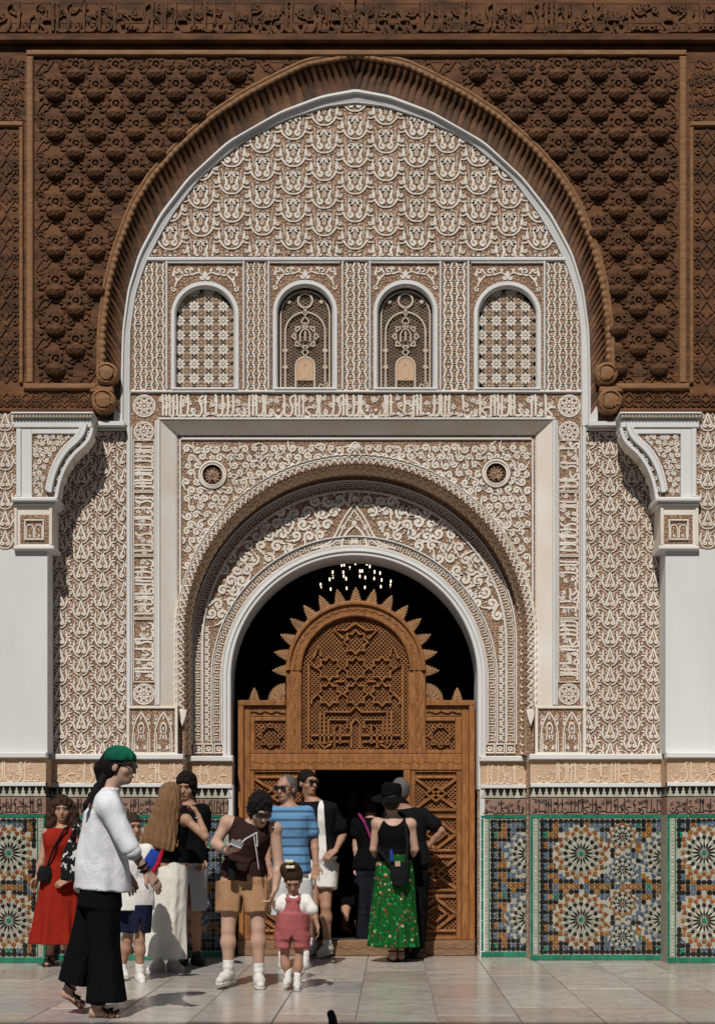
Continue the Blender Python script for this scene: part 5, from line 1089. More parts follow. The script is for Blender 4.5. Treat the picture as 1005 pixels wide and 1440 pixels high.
def cloth(name, c, c2=None, bump=.35, bs=130, rough=.85): 
    m = mat(name, c, c2 or tuple(v * .86 for v in c), 7, .92, bump, bs, .04); N = m.node_tree.nodes; L = m.node_tree.links; b = N['Principled BSDF']
    g = N.new('ShaderNodeNewGeometry'); mp = N.new('ShaderNodeMapping'); mp.inputs['Scale'].default_value = (1, 1, .55); mp.inputs['Rotation'].default_value = (0, .5, 0); L.new(g.outputs[0], mp.inputs[0])
    n = N.new('ShaderNodeTexNoise'); n.inputs['Scale'].default_value = 9; n.inputs['Detail'].default_value = 2.2; n.inputs['Distortion'].default_value = 1.0; L.new(mp.outputs[0], n.inputs['Vector'])
    bp = N.new('ShaderNodeBump'); bp.inputs['Strength'].default_value = .6; bp.inputs['Distance'].default_value = .026; L.new(n.outputs[0], bp.inputs['Height']); L.new(b.inputs['Normal'].links[0].from_socket, bp.inputs['Normal']); L.new(bp.outputs[0], b.inputs['Normal']); return name
class Person:
    def __init__(s, label, foot, Y, skin, k=1., group=None):
        s.Y = Y; s.k = k; s.o = V3(U(foot, 0, Y)[0], Y, 0); s.t = thing('person', s.o, label, 'person'); s.skin = skin; s.v = Vol(); s.h = .008
    def P(s, px, py, dy=0.): x, z = U(px, py, s.Y + dy); return V3(x, s.Y + dy, z)
    def torso(s, pel, neck, yaw, w=1., d=1., fem=False, k2=.02):
        a = math.radians(yaw); s.right = V3(math.cos(a), math.sin(a), 0); s.pel, s.neck = pel, neck; q = s.k
        s.ttab = [(-.12, .115, .085), (0, .168 if fem else .155, .118), (.16, .158 if fem else .15, .112), (.38, .118 if fem else .135, .092), (.62, .140 if fem else .16, .112), (.82, .158 if fem else .182, .102), (.93, .115, .075), (1., .06, .055)]
        s.ttab = [(t, x * w * q, y * d * q) for t, x, y in s.ttab]; s.v.loft(pel, neck, s.right, s.ttab, k2)
        fw = np.cross(nrmz(neck - pel), s.right); s.tf = fw
        if fem:
            c = pel + (neck - pel) * .68
            s.bust = [c + s.right * sg * .068 * q + s.front() * .062 * q for sg in (-1, 1)]
            for b_ in s.bust: s.v.ell(b_, (.052 * q,) * 3, None, .03)
    def add_bust(s, v, g=.012):
        for b_ in getattr(s, 'bust', ()): v.ell(b_, (.052 * s.k + g,) * 3, None, .035)
    def front(s): f = np.cross(s.right, V3(0, 0, 1)); return -f if getattr(s, 'flip', False) else f
    def arm(s, sh, el, wr, tip, r=1., pn=(0, -1, 0), curl=.5, thumb=1, hs=None):
        q = s.k * r; s.v.cone(s.pel + (s.neck - s.pel) * .84, sh, .06 * q, .054 * q, .03); s.v.cone(sh, el, .043 * q, .034 * q, .02); m = el + (wr - el) * .3; s.v.cone(el, m, .034 * q, .035 * q, .012); s.v.cone(m, wr, .035 * q, .023 * q, .012)
        hand(s.v, wr, tip - wr, pn, hs or s.k, curl, thumb); return sh, el, wr
    def leg(s, hp, kn, an, toe, r=1.):
        q = s.k * r; s.v.cone(hp, kn, .076 * q, .048 * q, .03); m = kn + (an - kn) * .32; s.v.cone(kn, m, .046 * q, .050 * q, .015); s.v.cone(m, an, .049 * q, .031 * q, .03)
        hl = an + V3(0, 0, -.05 * s.k) - nrmz((toe - an) * [1, 1, 0]) * .02; s.v.cone(an, hl, .036 * q, .034 * q, .012); s.v.cone(hl, toe, .036 * q, .022 * q, .012); return hp, kn, an, toe
    def head(s, c, fwd, up=(0, 0, 1), k=None, lips=(.30, .10, .08), eyes=True, brow=(.03, .02, .015)):
        k = (k or s.k) * .95; f = nrmz(fwd); u = np.asarray(up, float); u = nrmz(u - f * (u @ f)); r = np.cross(f, u); s.hc, s.hf, s.hu, s.hr, s.hk = c, f, u, r, k; v = s.v; A = (r, f, u)
        at = lambda x, y, z: c + (r * x + f * y + u * z) * k
        s.at = at
        v.cone(s.neck - V3(0, 0, .03), at(0, -.02, -.07), .056 * s.k, .050 * s.k, .03)
        v.ell(at(0, -.012, .025), (.076 * k, .096 * k, .094 * k), A, .02); v.ell(at(0, .03, -.045), (.056 * k, .062 * k, .075 * k), A, .03); v.ell(at(0, .062, -.092), (.028 * k, .026 * k, .022 * k), A, .02)
        v.cone(at(0, .084, .01), at(0, .108, -.03), .010 * k, .0145 * k, .01); v.ell(at(0, .086, -.063), (.025 * k, .013 * k, .012 * k), A, .008); v.ell(at(0, .08, .032), (.055 * k, .014 * k, .012 * k), A, .015)
        for g in (-1, 1):
            v.ell(at(g * .033, .098, .008), (.020 * k, .014 * k, .013 * k), A, .010, 1); v.ell(at(g * .078, -.008, -.012), (.011 * k, .020 * k, .032 * k), A, .006); v.ell(at(g * .04, .055, -.03), (.026 * k, .022 * k, .024 * k), A, .02)
        s.eyes = eyes; s.lips = lips; s.brow = brow
    def finish(s, body_name='body'):
        o = vbuild(s.v, body_name, s.skin, s.t, s.h); 
        if hasattr(s, 'hc'):
            at, A, k = s.at, (s.hr, s.hf, s.hu), s.hk
            if s.lips: q = Vol().ell(at(0, .0965, -.063), (.023 * k, .006 * k, .0085 * k), A, 0); vbuild(q, 'lips', 'lip', s.t, .004)
            if s.eyes:
                for g in (-1, 1):
                    vbuild(Vol().ell(at(g * .032, .083, .009), (.014 * k, .008 * k, .007 * k), A, 0), 'eye', 'eye_dark', s.t, .003); vbuild(Vol().cone(at(g * .016, .094, .030), at(g * .047, .083, .033), .0045 * k, .003 * k, 0), 'eyebrow', 'hair_black', s.t, .003)
        return o
    def hair(s, m_, grow=.016, lift=.012, front=-.02, line=.05, extra=None, rough=None, h=.007, name='hair'):
        v = Vol(); A = (s.hr, s.hf, s.hu); k = s.hk; at = s.at
        v.ell(at(0, -.02 + front * .3, .03 + lift), ((.078 + grow) * k, (.098 + grow) * k, (.092 + grow) * k), A); v.ell(at(0, -.05, -.03), ((.07 + grow) * k, (.06 + grow) * k, .075 * k), A, .03)
        v.ell(at(0, .125, line - .115), (.084 * k, .105 * k, .112 * k), A, .008, 1)
        if extra: extra(v, at, k)
        return vbuild(v, name, m_, s.t, h, rough)
    def glasses(s):
        v = Vol(); at, k, A = s.at, s.hk, (s.hr, s.hf, s.hu)
        for g in (-1, 1): v.ell(at(g * .034, .100, .008), (.032 * k, .011 * k, .023 * k), A, .004); v.cone(at(g * .066, .085, .014), at(g * .083, -.01, .012), .005 * k, .005 * k, .003)
        v.cone(at(-.02, .108, .014), at(.02, .108, .014), .006 * k, .006 * k, .003); return vbuild(v, 'sunglasses', 'lens_black', s.t, .0045)
    def top(s, name, m_, t0=.02, t1=.95, g=.014, sleeves=(), sleeve=.55, sg=.022, fold=(7, .03, .01, 0.), hemw=1., bulge=None, cut=None, h=.009, straps=()):
        v = Vol(); tab = [(t, max(w + g, .03), max(d + g, .03)) for t, w, d in s.ttab]; tab = [(-.3, tab[1][1], tab[1][2])] + tab[1:] if t0 < -.1 else tab; T = np.array(tab); ts = np.unique(np.r_[t0, t1, T[(T[:, 0] > t0) & (T[:, 0] < t1), 0]])
        tb = [(t, np.interp(t, T[:, 0], T[:, 1]) * (hemw if t < .3 else 1), np.interp(t, T[:, 0], T[:, 2]) * (hemw if t < .3 else 1)) for t in ts]
        if bulge: tb = [(t, w * np.interp(t, *bulge), d * np.interp(t, *bulge)) for t, w, d in tb]
        v.loft(s.pel, s.neck, s.right, tb, .02, fold)
        for sh, el, *_ in sleeves:
            e = sh + (el - sh) * sleeve; v.cone(s.pel + (s.neck - s.pel) * .84, sh, .058 * s.k + g * .5, .050 * s.k + g * .5, .03); v.cone(sh, e, .048 * s.k + sg * .5, .043 * s.k + sg, .02)
        if t1 > .7: s.add_bust(v, g)
        if cut: cut(v)
        s.straps(v, straps, g)
        return vbuild(v, name, m_, s.t, h)
    def straps(s, v, shs, g=.014, fr=.62):
        c = s.pel + (s.neck - s.pel) * .84
        for sh in shs: v.cone(c, c + (sh - c) * fr, .062 * s.k + g, .056 * s.k + g, .03)
    def legs_cloth(s, name, m_, legs, frac, g=.03, flare=1., waist=.30, h=.009, fold=.03):
        v = Vol(); T = np.array([(t, w + .012, d + .012) for t, w, d in s.ttab]); v.loft(s.pel, s.neck, s.right, [(t, np.interp(t, T[:, 0], T[:, 1]), np.interp(t, T[:, 0], T[:, 2])) for t in (-.1, 0, .1, waist)], .02)
        for hp, kn, an, toe in legs:
            p = [hp, kn, an]; L1 = np.linalg.norm(kn - hp); L2 = np.linalg.norm(an - kn); want = frac * (L1 + L2); q = s.k
            if want <= L1: e = hp + (kn - hp) * want / L1; r0, r1 = .082 * q + g, (.080 + (.056 - .086) * want / L1) * q + g * 1.25 * flare; v.loft(e, hp, s.right, [(0, r1, r1), (1, r0, r0)], .03, (5, fold, fold, hp[0] * 9))
            else: e = kn + (an - kn) * (want - L1) / L2; r0, rk, r1 = .088 * q + g * .8, .058 * q + g, .05 * q + g * 1.2 * flare; v.loft(kn, hp, s.right, [(0, rk, rk), (1, r0, r0)], .03, (5, fold, fold, 1)); v.loft(e, kn, s.right, [(0, r1, r1), (1, rk, rk)], .03, (5, fold, fold, 2))
        if frac < .6 and len(legs) == 2:
            (h1, k1, *_), (h2, k2, *_) = legs; top_ = (h1 + h2) / 2 - V3(0, 0, .13 * s.k); bot = (k1 + k2) / 2 - V3(0, 0, .1); ax_ = nrmz(top_ - bot); r_ = nrmz(s.right - ax_ * (s.right @ ax_))
            v.loft(bot, top_, r_, [(0, .022, .4), (.6, .016, .4), (1, .005, .3)], .02, op=1)
        return vbuild(v, name, m_, s.t, h)
    def shoe(s, an, toe, m_='shoe_white', sole='sole_white', k=None, sock=None):
        k = k or s.k; d = nrmz((toe - an) * [1, 1, .0]); pit = (toe - an); hl = an - V3(0, 0, .055 * k) - d * .035 * k; tp = toe + d * .03 * k; sd = np.cross(d, V3(0, 0, 1)); ax = nrmz(tp - hl)
        v = Vol(); v.cone(hl, hl + (tp - hl) * .55 + V3(0, 0, .008), .043 * k, .042 * k, .01); v.cone(hl + (tp - hl) * .5, tp, .042 * k, .031 * k, .02); v.cone(hl + V3(0, 0, .005), an + V3(0, 0, .005) + d * .005, .040 * k, .043 * k, .02); o = vbuild(v, 'shoe', m_, s.t, .006)
        zb = min(hl[2], tp[2]); w = Vol(); n = V3(0, 0, -1); w.loft(hl - d * .035 * k + V3(0, 0, -.034 * k), tp + d * .025 * k + V3(0, 0, -.022 * k), sd, [(0, .034 * k, .014 * k), (.2, .042 * k, .016 * k), (.6, .043 * k, .014 * k), (.85, .042 * k, .013 * k), (1, .026 * k, .012 * k)], .005); vbuild(w, 'sole', sole, o, .006)
        if sock: u = Vol(); u.cone(an + V3(0, 0, .0), an + V3(0, 0, .055 * k), .040 * k, .042 * k, .01); vbuild(u, 'sock', sock, s.t, .007)
        return o
    def sandal(s, an, toe, m_):
        k = s.k; d = nrmz(toe - an + V3(0, 0, .055 * k)); hl = an - V3(0, 0, .05 * k) - d * .05 * k; tp = toe + d * .03 * k; sd = nrmz(np.cross(d, V3(0, 0, 1))); v = Vol(); dn = V3(0, 0, -.032 * k)
        v.loft(hl + dn, tp + dn * .8, sd, [(0, .03 * k, .010), (.3, .036 * k, .011), (.75, .044 * k, .011), (1, .028 * k, .010)], .004); o = vbuild(v, 'sandal', m_, s.t, .006); w = Vol()
        for t0, zz in ((.55, .034), (.75, .026)):
            c = hl + (tp - hl) * t0
            for g in (-1, 1): w.cone(c + sd * g * .042 * k + dn * .6, c + d * .03 * g * k + V3(0, 0, zz * k), .009, .009, .004); w.cone(c + d * .03 * g * k + V3(0, 0, zz * k), c - sd * g * .03 * k + V3(0, 0, .012), .009, .009, .004)
        a = np.linspace(0, 2 * PI, 10); ring_ = [an + V3(0, 0, .0) + (d * math.cos(t) + sd * math.sin(t)) * .043 * k for t in a]; w.chain(ring_, [.007] * 10, .003); vbuild(w, 'strap', m_, o, .005)
hairn = lambda a, f1=90, f2=70: (lambda G: a * np.sin(G[..., 0] * f1 + 3 * np.sin(G[..., 2] * 9)) * np.sin(G[..., 1] * f2 + 2))
curl = lambda a, f=85: (lambda G: a * np.sin(G[..., 0] * f) * np.sin(G[..., 1] * f + 1) * np.sin(G[..., 2] * f + 2))
sk('skin_fair', (.46, .285, .21)); sk('skin_tan', (.37, .205, .135)); sk('skin_olive', (.34, .18, .115)); sk('skin_deep', (.26, .13, .08))
mat('lip', (.30, .105, .085), None, 9, .5); mat('eye_dark', (.02, .013, .01), None, 9, .2, spec=.6); mat('lens_black', (.008, .008, .009), None, 9, .12, spec=.6)
for n_, c_ in (('hair_black', (.007, .005, .0045)), ('hair_dark', (.03, .018, .012)), ('hair_brown', (.03, .016, .010)), ('hair_blonde', (.15, .085, .04)), ('hair_grey', (.09, .085, .08))): mat(n_, c_, tuple(v * 1.5 for v in c_), 30, .6, .5, 150, .12, stretch=(6, 6, .7))
cloth('white_linen', (.72, .73, .75)); cloth('black_cloth', (.006, .006, .0065)); cloth('red_cloth', (.25, .018, .010)); cloth('white_cotton', (.70, .68, .65)); cloth('navy', (.012, .016, .035)); cloth('ivory', (.68, .65, .58)); cloth('charcoal', (.009, .009, .010))
cloth('grey_cloth', (.34, .34, .35)); cloth('brown_knit', (.035, .018, .016)); cloth('tan_cloth', (.36, .21, .115)); cloth('pink_cloth', (.36, .105, .105)); cloth('pale_grey', (.56, .56, .56)); cloth('dark_denim', (.014, .016, .024)); cloth('green_scarf', (.006, .065, .036), (.012, .14, .08)); cloth('purple_strap', (.22, .03, .11)); cloth('bag_black', (.012, .012, .013)); cloth('beige_patch', (.42, .30, .19))
mat('shoe_white', (.62, .60, .57), (.5, .48, .45), 12, .6, .2, 60); mat('sole_white', (.58, .56, .53), None, 9, .7); mat('shoe_black', (.013, .012, .012), None, 9, .5); mat('leather_brown', (.075, .032, .02), (.05, .022, .014), 12, .5, .2, 60); mat('sandal_black', (.014, .012, .012), None, 9, .5)
cloth('cap_blue', (.02, .05, .26)); cloth('cap_red', (.36, .015, .03)); cloth('cap_grey', (.16, .2, .2)); cloth('cream_bow', (.70, .62, .45)); mat('metal_grey', (.35, .35, .36), None, 9, .3, metal=.7)
def pattern(name, base, nodes_fn):
    cloth(name, base); m_ = M[name]; t = m_.node_tree; N = t.nodes; L = t.links; b = N['Principled BSDF']; src = b.inputs['Base Color'].links[0].from_socket; g = N.new('ShaderNodeNewGeometry'); nodes_fn(N, L, g.outputs[0], src, b)
def stripes(N, L, pos, src, b):
    sx = N.new('ShaderNodeSeparateXYZ'); L.new(pos, sx.inputs[0]); m = N.new('ShaderNodeMath'); m.operation = 'MULTIPLY'; m.inputs[1].default_value = 13.2; L.new(sx.outputs[2], m.inputs[0]); f = N.new('ShaderNodeMath'); f.operation = 'FRACT'; L.new(m.outputs[0], f.inputs[0]); g = N.new('ShaderNodeMath'); g.operation = 'LESS_THAN'; g.inputs[1].default_value = .27; L.new(f.outputs[0], g.inputs[0])
    mx = N.new('ShaderNodeMix'); mx.data_type = 'RGBA'; L.new(g.outputs[0], mx.inputs[0]); L.new(src, mx.inputs[6]); mx.inputs[7].default_value = (.055, .095, .16, 1); L.new(mx.outputs[2], b.inputs['Base Color'])
pattern('blue_stripe', (.12, .27, .46), stripes)
def florals(N, L, pos, src, b):
    col = src
    for sc, c, th, sd in ((13, (.45, .36, .22), .20, 0), (17, (.30, .03, .035), .20, 3.3), (26, (.015, .03, .012), .24, 7.7), (21, (.02, .22, .06), .26, 5.1)):
        a = N.new('ShaderNodeVectorMath'); a.operation = 'ADD'; a.inputs[1].default_value = (sd, sd, sd); L.new(pos, a.inputs[0]); v = N.new('ShaderNodeTexVoronoi'); v.inputs['Scale'].default_value = sc; L.new(a.outputs[0], v.inputs['Vector']); g = N.new('ShaderNodeMath'); g.operation = 'LESS_THAN'; g.inputs[1].default_value = th; L.new(v.outputs['Distance'], g.inputs[0])
        mx = N.new('ShaderNodeMix'); mx.data_type = 'RGBA'; L.new(g.outputs[0], mx.inputs[0]); L.new(col, mx.inputs[6]); mx.inputs[7].default_value = (*c, 1); col = mx.outputs[2]
    L.new(col, b.inputs['Base Color'])
pattern('green_floral', (.010, .088, .018), florals)
def printed(N, L, pos, src, b):
    n = N.new('ShaderNodeTexNoise'); n.inputs['Scale'].default_value = 24; n.inputs['Detail'].default_value = 3; L.new(pos, n.inputs['Vector']); g = N.new('ShaderNodeMath'); g.operation = 'GREATER_THAN'; g.inputs[1].default_value = .61; L.new(n.outputs[0], g.inputs[0])
    mx = N.new('ShaderNodeMix'); mx.data_type = 'RGBA'; L.new(g.outputs[0], mx.inputs[0]); L.new(src, mx.inputs[6]); mx.inputs[7].default_value = (.5, .5, .48, 1); L.new(mx.outputs[2], b.inputs['Base Color'])
pattern('printed_black', (.012, .012, .013), printed)
def soft_thing(vol, name, m_, label, cat, h=.007, part='body'):
    V, Q = vol.mesh(h); c = V.mean(0); c[2] = V[:, 2].min(); t = thing(name, c, label, cat); mb = MB(); mb.add(V, Q); build(mb, part, m_, t, True); return t
# ------------------------------------------------------------------ the twelve visitors
# 1 woman striding past in front
p = Person('woman striding right in front, loose white shirt, wide black trousers, green headscarf', 140, -4.27, 'skin_fair', 1.04); P = p.P
p.torso(P(141, 1243), P(151, 1110), 80, fem=True); aR = p.arm(P(152, 1130, -.16), P(180, 1186, -.21), P(206, 1226, -.17), P(228, 1252, -.14), pn=(-.3, .6, -.6), curl=.25, thumb=-1); aL = p.arm(P(150, 1130, .16), P(160, 1186, .2), P(178, 1228, .16), P(186, 1246, .16), pn=(0, -1, 0))
l1 = p.leg(P(142, 1248, -.08), P(152, 1330, -.10), P(138, 1412, -.10), P(165, 1427, -.12)); l2 = p.leg(P(140, 1248, .08), P(128, 1328, .07), P(99, 1386, .09), P(116, 1413, .09))
p.head(P(168, 1077), (1, -.12, -.10), eyes=False); p.finish(); p.glasses()
p.hair('hair_black', .006, -.010, -.02, .06, lambda v, at, k: (v.chain([at(0, -.08, .03), at(0, -.125, -.03), at(-.0, -.115, -.1)], [.05, .04, .028]), v.chain([P(147, 1092, -.03), P(138, 1106, -.08), P(129, 1119, -.14), P(121, 1132, -.18), P(116, 1142, -.18)], [.026, .022, .019, .015, .008])), hairn(.004))
q = Vol(); at = p.at; q.ell(at(0, -.004, .05), (.098, .108, .083), (p.hr, p.hf, p.hu)); q.ell(at(0, .02, -.165), (.3, .3, .2), None, .01, 1); q.cone(at(0, -.10, .03), at(0, -.15, -.03), .022, .014, .02); vbuild(q, 'headscarf', 'green_scarf', p.t, .007, hairn(.004, 60, 90))
q = Vol(); q.loft(P(141, 1240), P(151, 1113), p.right, [(-.09, .18, .185), (.2, .178, .172), (.5, .17, .148), (.75, .17, .128), (.9, .12, .095), (1., .068, .066)], .03, (6, .05, .015, .4), bend=(np.array([-.09, .3, 1]), np.array([0, 0, 0]), np.array([-.03, .0, 0]))); q.cone(P(151, 1124, -.05), P(152, 1131, -.16), .072, .07, .04); q.cone(P(151, 1124, .05), P(152, 1131, .16), .072, .07, .04); q.cone(P(150, 1130, -.12), P(155, 1138, -.17), .075, .072, .04); q.cone(P(155, 1138, -.17), P(183, 1192, -.213), .072, .064, .03); q.cone(P(150, 1128, .12), P(160, 1180, .2), .075, .07, .04)
q.cone(P(118, 1246, 0), P(126, 1228, 0), .05, .07, .06); vbuild(q, 'shirt', 'white_linen', p.t, .009, lambda G: .003 * np.sin(G[..., 2] * 24 + G[..., 0] * 38 + 2 * np.sin(G[..., 1] * 17)) * np.sin(G[..., 0] * 21 - G[..., 2] * 9))
q = Vol(); q.chain([p.neck + p.right * .066 * math.cos(t) + nrmz(np.cross(p.right, V3(0, 0, 1))) * .066 * math.sin(t) + V3(0, 0, -.006) for t in np.linspace(0, 6.28, 12)], [.016] * 12, .01); vbuild(q, 'collar', 'white_linen', p.t, .007)
q = Vol(); q.cone(P(181, 1189, -.215), P(187, 1198, -.213), .058, .056, .01); vbuild(q, 'rolled_cuff', 'white_linen', p.t, .008)
q = Vol(); q.loft(P(141, 1275), P(143, 1226), p.right, [(0, .175, .14), (1, .145, .115)], .06); q.loft(P(150, 1410, -.1), P(143, 1240, -.06), p.right, [(0, .125, .128), (.45, .10, .10), (1, .10, .115)], .04, (5, .10, .03, 0)); q.loft(P(107, 1382, .08), P(141, 1240, .06), p.right, [(0, .12, .12), (.45, .10, .10), (1, .10, .115)], .04, (5, .10, .03, 2)); vbuild(q, 'trousers', 'black_cloth', p.t, .009)
p.sandal(l1[2], l1[3], 'leather_brown'); p.sandal(l2[2], l2[3], 'leather_brown')
for t_ in (.78, .92):
    c = aR[1] + (aR[2] - aR[1]) * t_; d = nrmz(aR[2] - aR[1]); e1 = nrmz(np.cross(d, V3(0, 1, 0))); e2 = np.cross(d, e1); q = Vol(); q.chain([c + (e1 * math.cos(a) + e2 * math.sin(a)) * .033 for a in np.linspace(0, 6.28, 12)], [.006] * 12, .003); vbuild(q, 'bracelet', 'black_cloth', p.t, .004)
# 2 woman in red dress by the left dado
p = Person('woman with dark curly hair in a red midi dress beside the left tile dado', 84, -.62, 'skin_tan', .93); P = p.P
p.torso(P(84, 1226), P(87, 1163), 8, fem=True); p.arm(P(67, 1172), P(60, 1206, -.05), P(53, 1235, -.1), P(46, 1249, -.12), pn=(.6, -.4, 0), curl=.5); p.arm(P(107, 1172), P(116, 1208, -.05), P(99, 1236, -.16), P(86, 1241, -.2), pn=(0, .5, -.5), curl=.4, thumb=-1)
l1 = p.leg(P(76, 1232), P(74, 1290), P(71, 1344), P(66, 1356, -.12)); l2 = p.leg(P(95, 1232), P(96, 1290, -.02), P(96, 1345, -.04), P(92, 1357, -.16))
p.head(P(88, 1139), (.12, -1, -.06)); p.finish()
p.hair('hair_brown', .02, .012, -.02, .055, lambda v, at, k: [v.chain([at(g * .075, -.02, .04), at(g * .105, -.02, -.06), at(g * .11, 0, -.15), at(g * .10, .02, -.23)], [.05, .052, .05, .03], .03) for g in (-1, 1)], curl(.011, 80))
q = Vol(); p.add_bust(q, .014); p.straps(q, (P(67, 1172), P(107, 1172))); q.loft(P(84, 1218), P(87, 1164), p.right, [(-.1, .155, .125), (.25, .14, .118), (.55, .158, .14), (.82, .165, .112), (.95, .10, .085)], .03); q.loft(P(84, 1326), P(84, 1215), p.right, [(0, .265, .235), (.35, .22, .19), (.75, .172, .145), (1, .142, .12)], .02, (9, .11, .02, .6)); vbuild(q, 'dress', 'red_cloth', p.t, .009)
p.sandal(l1[2], l1[3], 'sandal_black'); p.sandal(l2[2], l2[3], 'sandal_black')
q = Vol(); q.loft(P(103, 1238, -.16), P(104, 1185, -.14), V3(1, .2, 0), [(0, .11, .05), (.6, .105, .05), (1, .06, .03)], .03); q.chain([P(96, 1190, -.14), P(107, 1160, -.06), P(112, 1168, .08)], [.016, .015, .014]); q.chain([P(113, 1190, -.14), P(110, 1160, -.05)], [.016, .015]); soft_thing(q, 'tote_bag', 'printed_black', 'black tote bag with white print on the shoulder of the woman in red', 'bag')
q = Vol(); q.loft(P(62, 1240, -.14), P(64, 1218, -.13), V3(1, .1, 0), [(0, .06, .035), (.5, .068, .04), (1, .05, .03)], .02); q.chain([P(66, 1220, -.13), P(77, 1190, -.165), P(92, 1165, -.12), P(98, 1162, -.02)], [.010] * 4); soft_thing(q, 'shoulder_bag', 'bag_black', 'small black cross-body bag at the hip of the woman in red', 'bag')
# 3 boy
p = Person('boy in white t-shirt and navy shorts half hidden behind the striding woman', 190, -2.0, 'skin_tan', .82); P = p.P
p.torso(P(191, 1264), P(190, 1186), 25); a1 = p.arm(P(207, 1196, -.03), P(217, 1228, -.08), P(219, 1218, -.2), P(215, 1210, -.26), pn=(-1, 0, .3), curl=.8); a2 = p.arm(P(175, 1196, .02), P(170, 1228), P(172, 1255), P(173, 1268), pn=(1, 0, 0))
l1 = p.leg(P(198, 1272, -.04), P(197, 1322, -.04), P(197, 1366, -.02), P(200, 1381, -.13)); l2 = p.leg(P(183, 1272, .06), P(180, 1322, .08), P(172, 1360, .12), P(176, 1371, .02))
p.head(P(186, 1163), (.55, -.8, -.1), k=.9); p.finish(); p.hair('hair_dark', .012, .006, -.02, .05, None, curl(.004))
p.top('t_shirt', 'white_cotton', -.2, .96, .022, (a1, a2), .62, .022, (6, .04, .01, 0), 1.05); p.legs_cloth('shorts', 'navy', (l1, l2), .42, .03, 1.1, .35); p.shoe(l1[2], l1[3], k=.88, sock='white_cotton'); p.shoe(l2[2], l2[3], k=.88, sock='white_cotton')
q = Vol(); c = P(213, 1212, -.27); q.loft(c + V3(-.035, 0, -.075), c + V3(.045, 0, .085), V3(1, 0, -.4), [(0, .045, .03), (.5, .062, .04), (1, .05, .03)], .02); t_ = soft_thing(q, 'cap', 'cap_blue', 'folded blue and red cap held in the hand of the boy', 'cap', part='crown')
q = Vol(); q.chain([c + V3(.0, -.03, -.1), c + V3(.055, -.03, -.02), c + V3(.085, -.02, .08)], [.018, .02, .016]); vbuild(q, 'brim', 'cap_red', t_, .006)
# 4 long-haired woman, white skirt
p = Person('woman seen from behind with long blonde hair, black top and long white skirt', 235, -1.17, 'skin_tan', .95); P = p.P
p.torso(P(240, 1217), P(243, 1142), 205, fem=True); a1 = p.arm(P(262, 1153, -.06), P(289, 1177, -.12), P(279, 1147, -.08), P(272, 1131, -.02), pn=(-1, .3, 0), curl=.9); a2 = p.arm(P(224, 1155, .08), P(222, 1185, .16), P(240, 1190, .22), P(252, 1185, .22), pn=(0, 0, 1))
l1 = p.leg(P(230, 1225), P(226, 1290), P(222, 1350), P(214, 1364, -.05)); l2 = p.leg(P(248, 1225, .05), P(246, 1290, .08), P(244, 1350, .08), P(252, 1362, .02))
p.head(P(243, 1121), (.75, .62, .05), eyes=False, lips=None); p.finish()
p.hair('hair_blonde', .016, .01, -.02, .06, lambda v, at, k: (v.loft(P(221, 1193, -.17), P(240, 1116, -.09), V3(1, .05, 0), [(0, .135, .03), (.12, .15, .045), (.5, .12, .06), (.85, .105, .08), (1, .08, .07)], .03, (15, .07, .03, 0))), hairn(.005, 130, 100))
p.top('crop_top', 'black_cloth', .06, .9, .012, (), straps=(), cut=lambda v: (v.ell(P(268, 1146, -.05), (.06, .2, .06), None, .01, 1), v.ell(P(222, 1146, .05), (.06, .2, .06), None, .01, 1)))
q = Vol(); q.loft(P(231, 1346), P(242, 1206), p.right, [(0, .195, .17), (.4, .165, .15), (.8, .15, .135), (1, .128, .105)], .02, (8, .10, .015, .2)); vbuild(q, 'skirt', 'ivory', p.t, .009); p.shoe(l1[2], l1[3], sock='white_cotton'); p.shoe(l2[2], l2[3], sock='white_cotton')
q = Vol(); q.chain([a1[2] + V3(.03 * math.cos(t), .03 * math.sin(t), -.02) for t in np.linspace(0, 6.28, 10)], [.005] * 10, .003); vbuild(q, 'bracelet', 'metal_grey', p.t, .004)
# 5 dark-haired man behind her
p = Person('young man with black curly hair, black top and grey shorts behind the long-haired woman', 266, -.54, 'skin_olive', 1.0); P = p.P
p.torso(P(266, 1214), P(265, 1129), 5); a1 = p.arm(P(246, 1140), P(243, 1178), P(248, 1208, -.05), P(250, 1222, -.05)); a2 = p.arm(P(286, 1140), P(288, 1178, .03), P(284, 1206, -.05), P(281, 1218, -.08), thumb=-1)
l1 = p.leg(P(258, 1222), P(259, 1288), P(258, 1342), P(256, 1354, -.13)); l2 = p.leg(P(274, 1222), P(275, 1288), P(277, 1343), P(285, 1355, -.12))
p.head(P(262, 1108), (-.2, -1, -.12)); p.finish(); p.hair('hair_black', .022, .02, .0, .065, None, curl(.009, 95)); p.top('t_shirt', 'black_cloth', .0, .96, .022, (a1, a2), .6); p.legs_cloth('shorts', 'grey_cloth', (l1, l2), .48, .035, 1.1); p.shoe(l1[2], l1[3], 'shoe_black', 'shoe_black'); p.shoe(l2[2], l2[3], 'shoe_black', 'shoe_black')
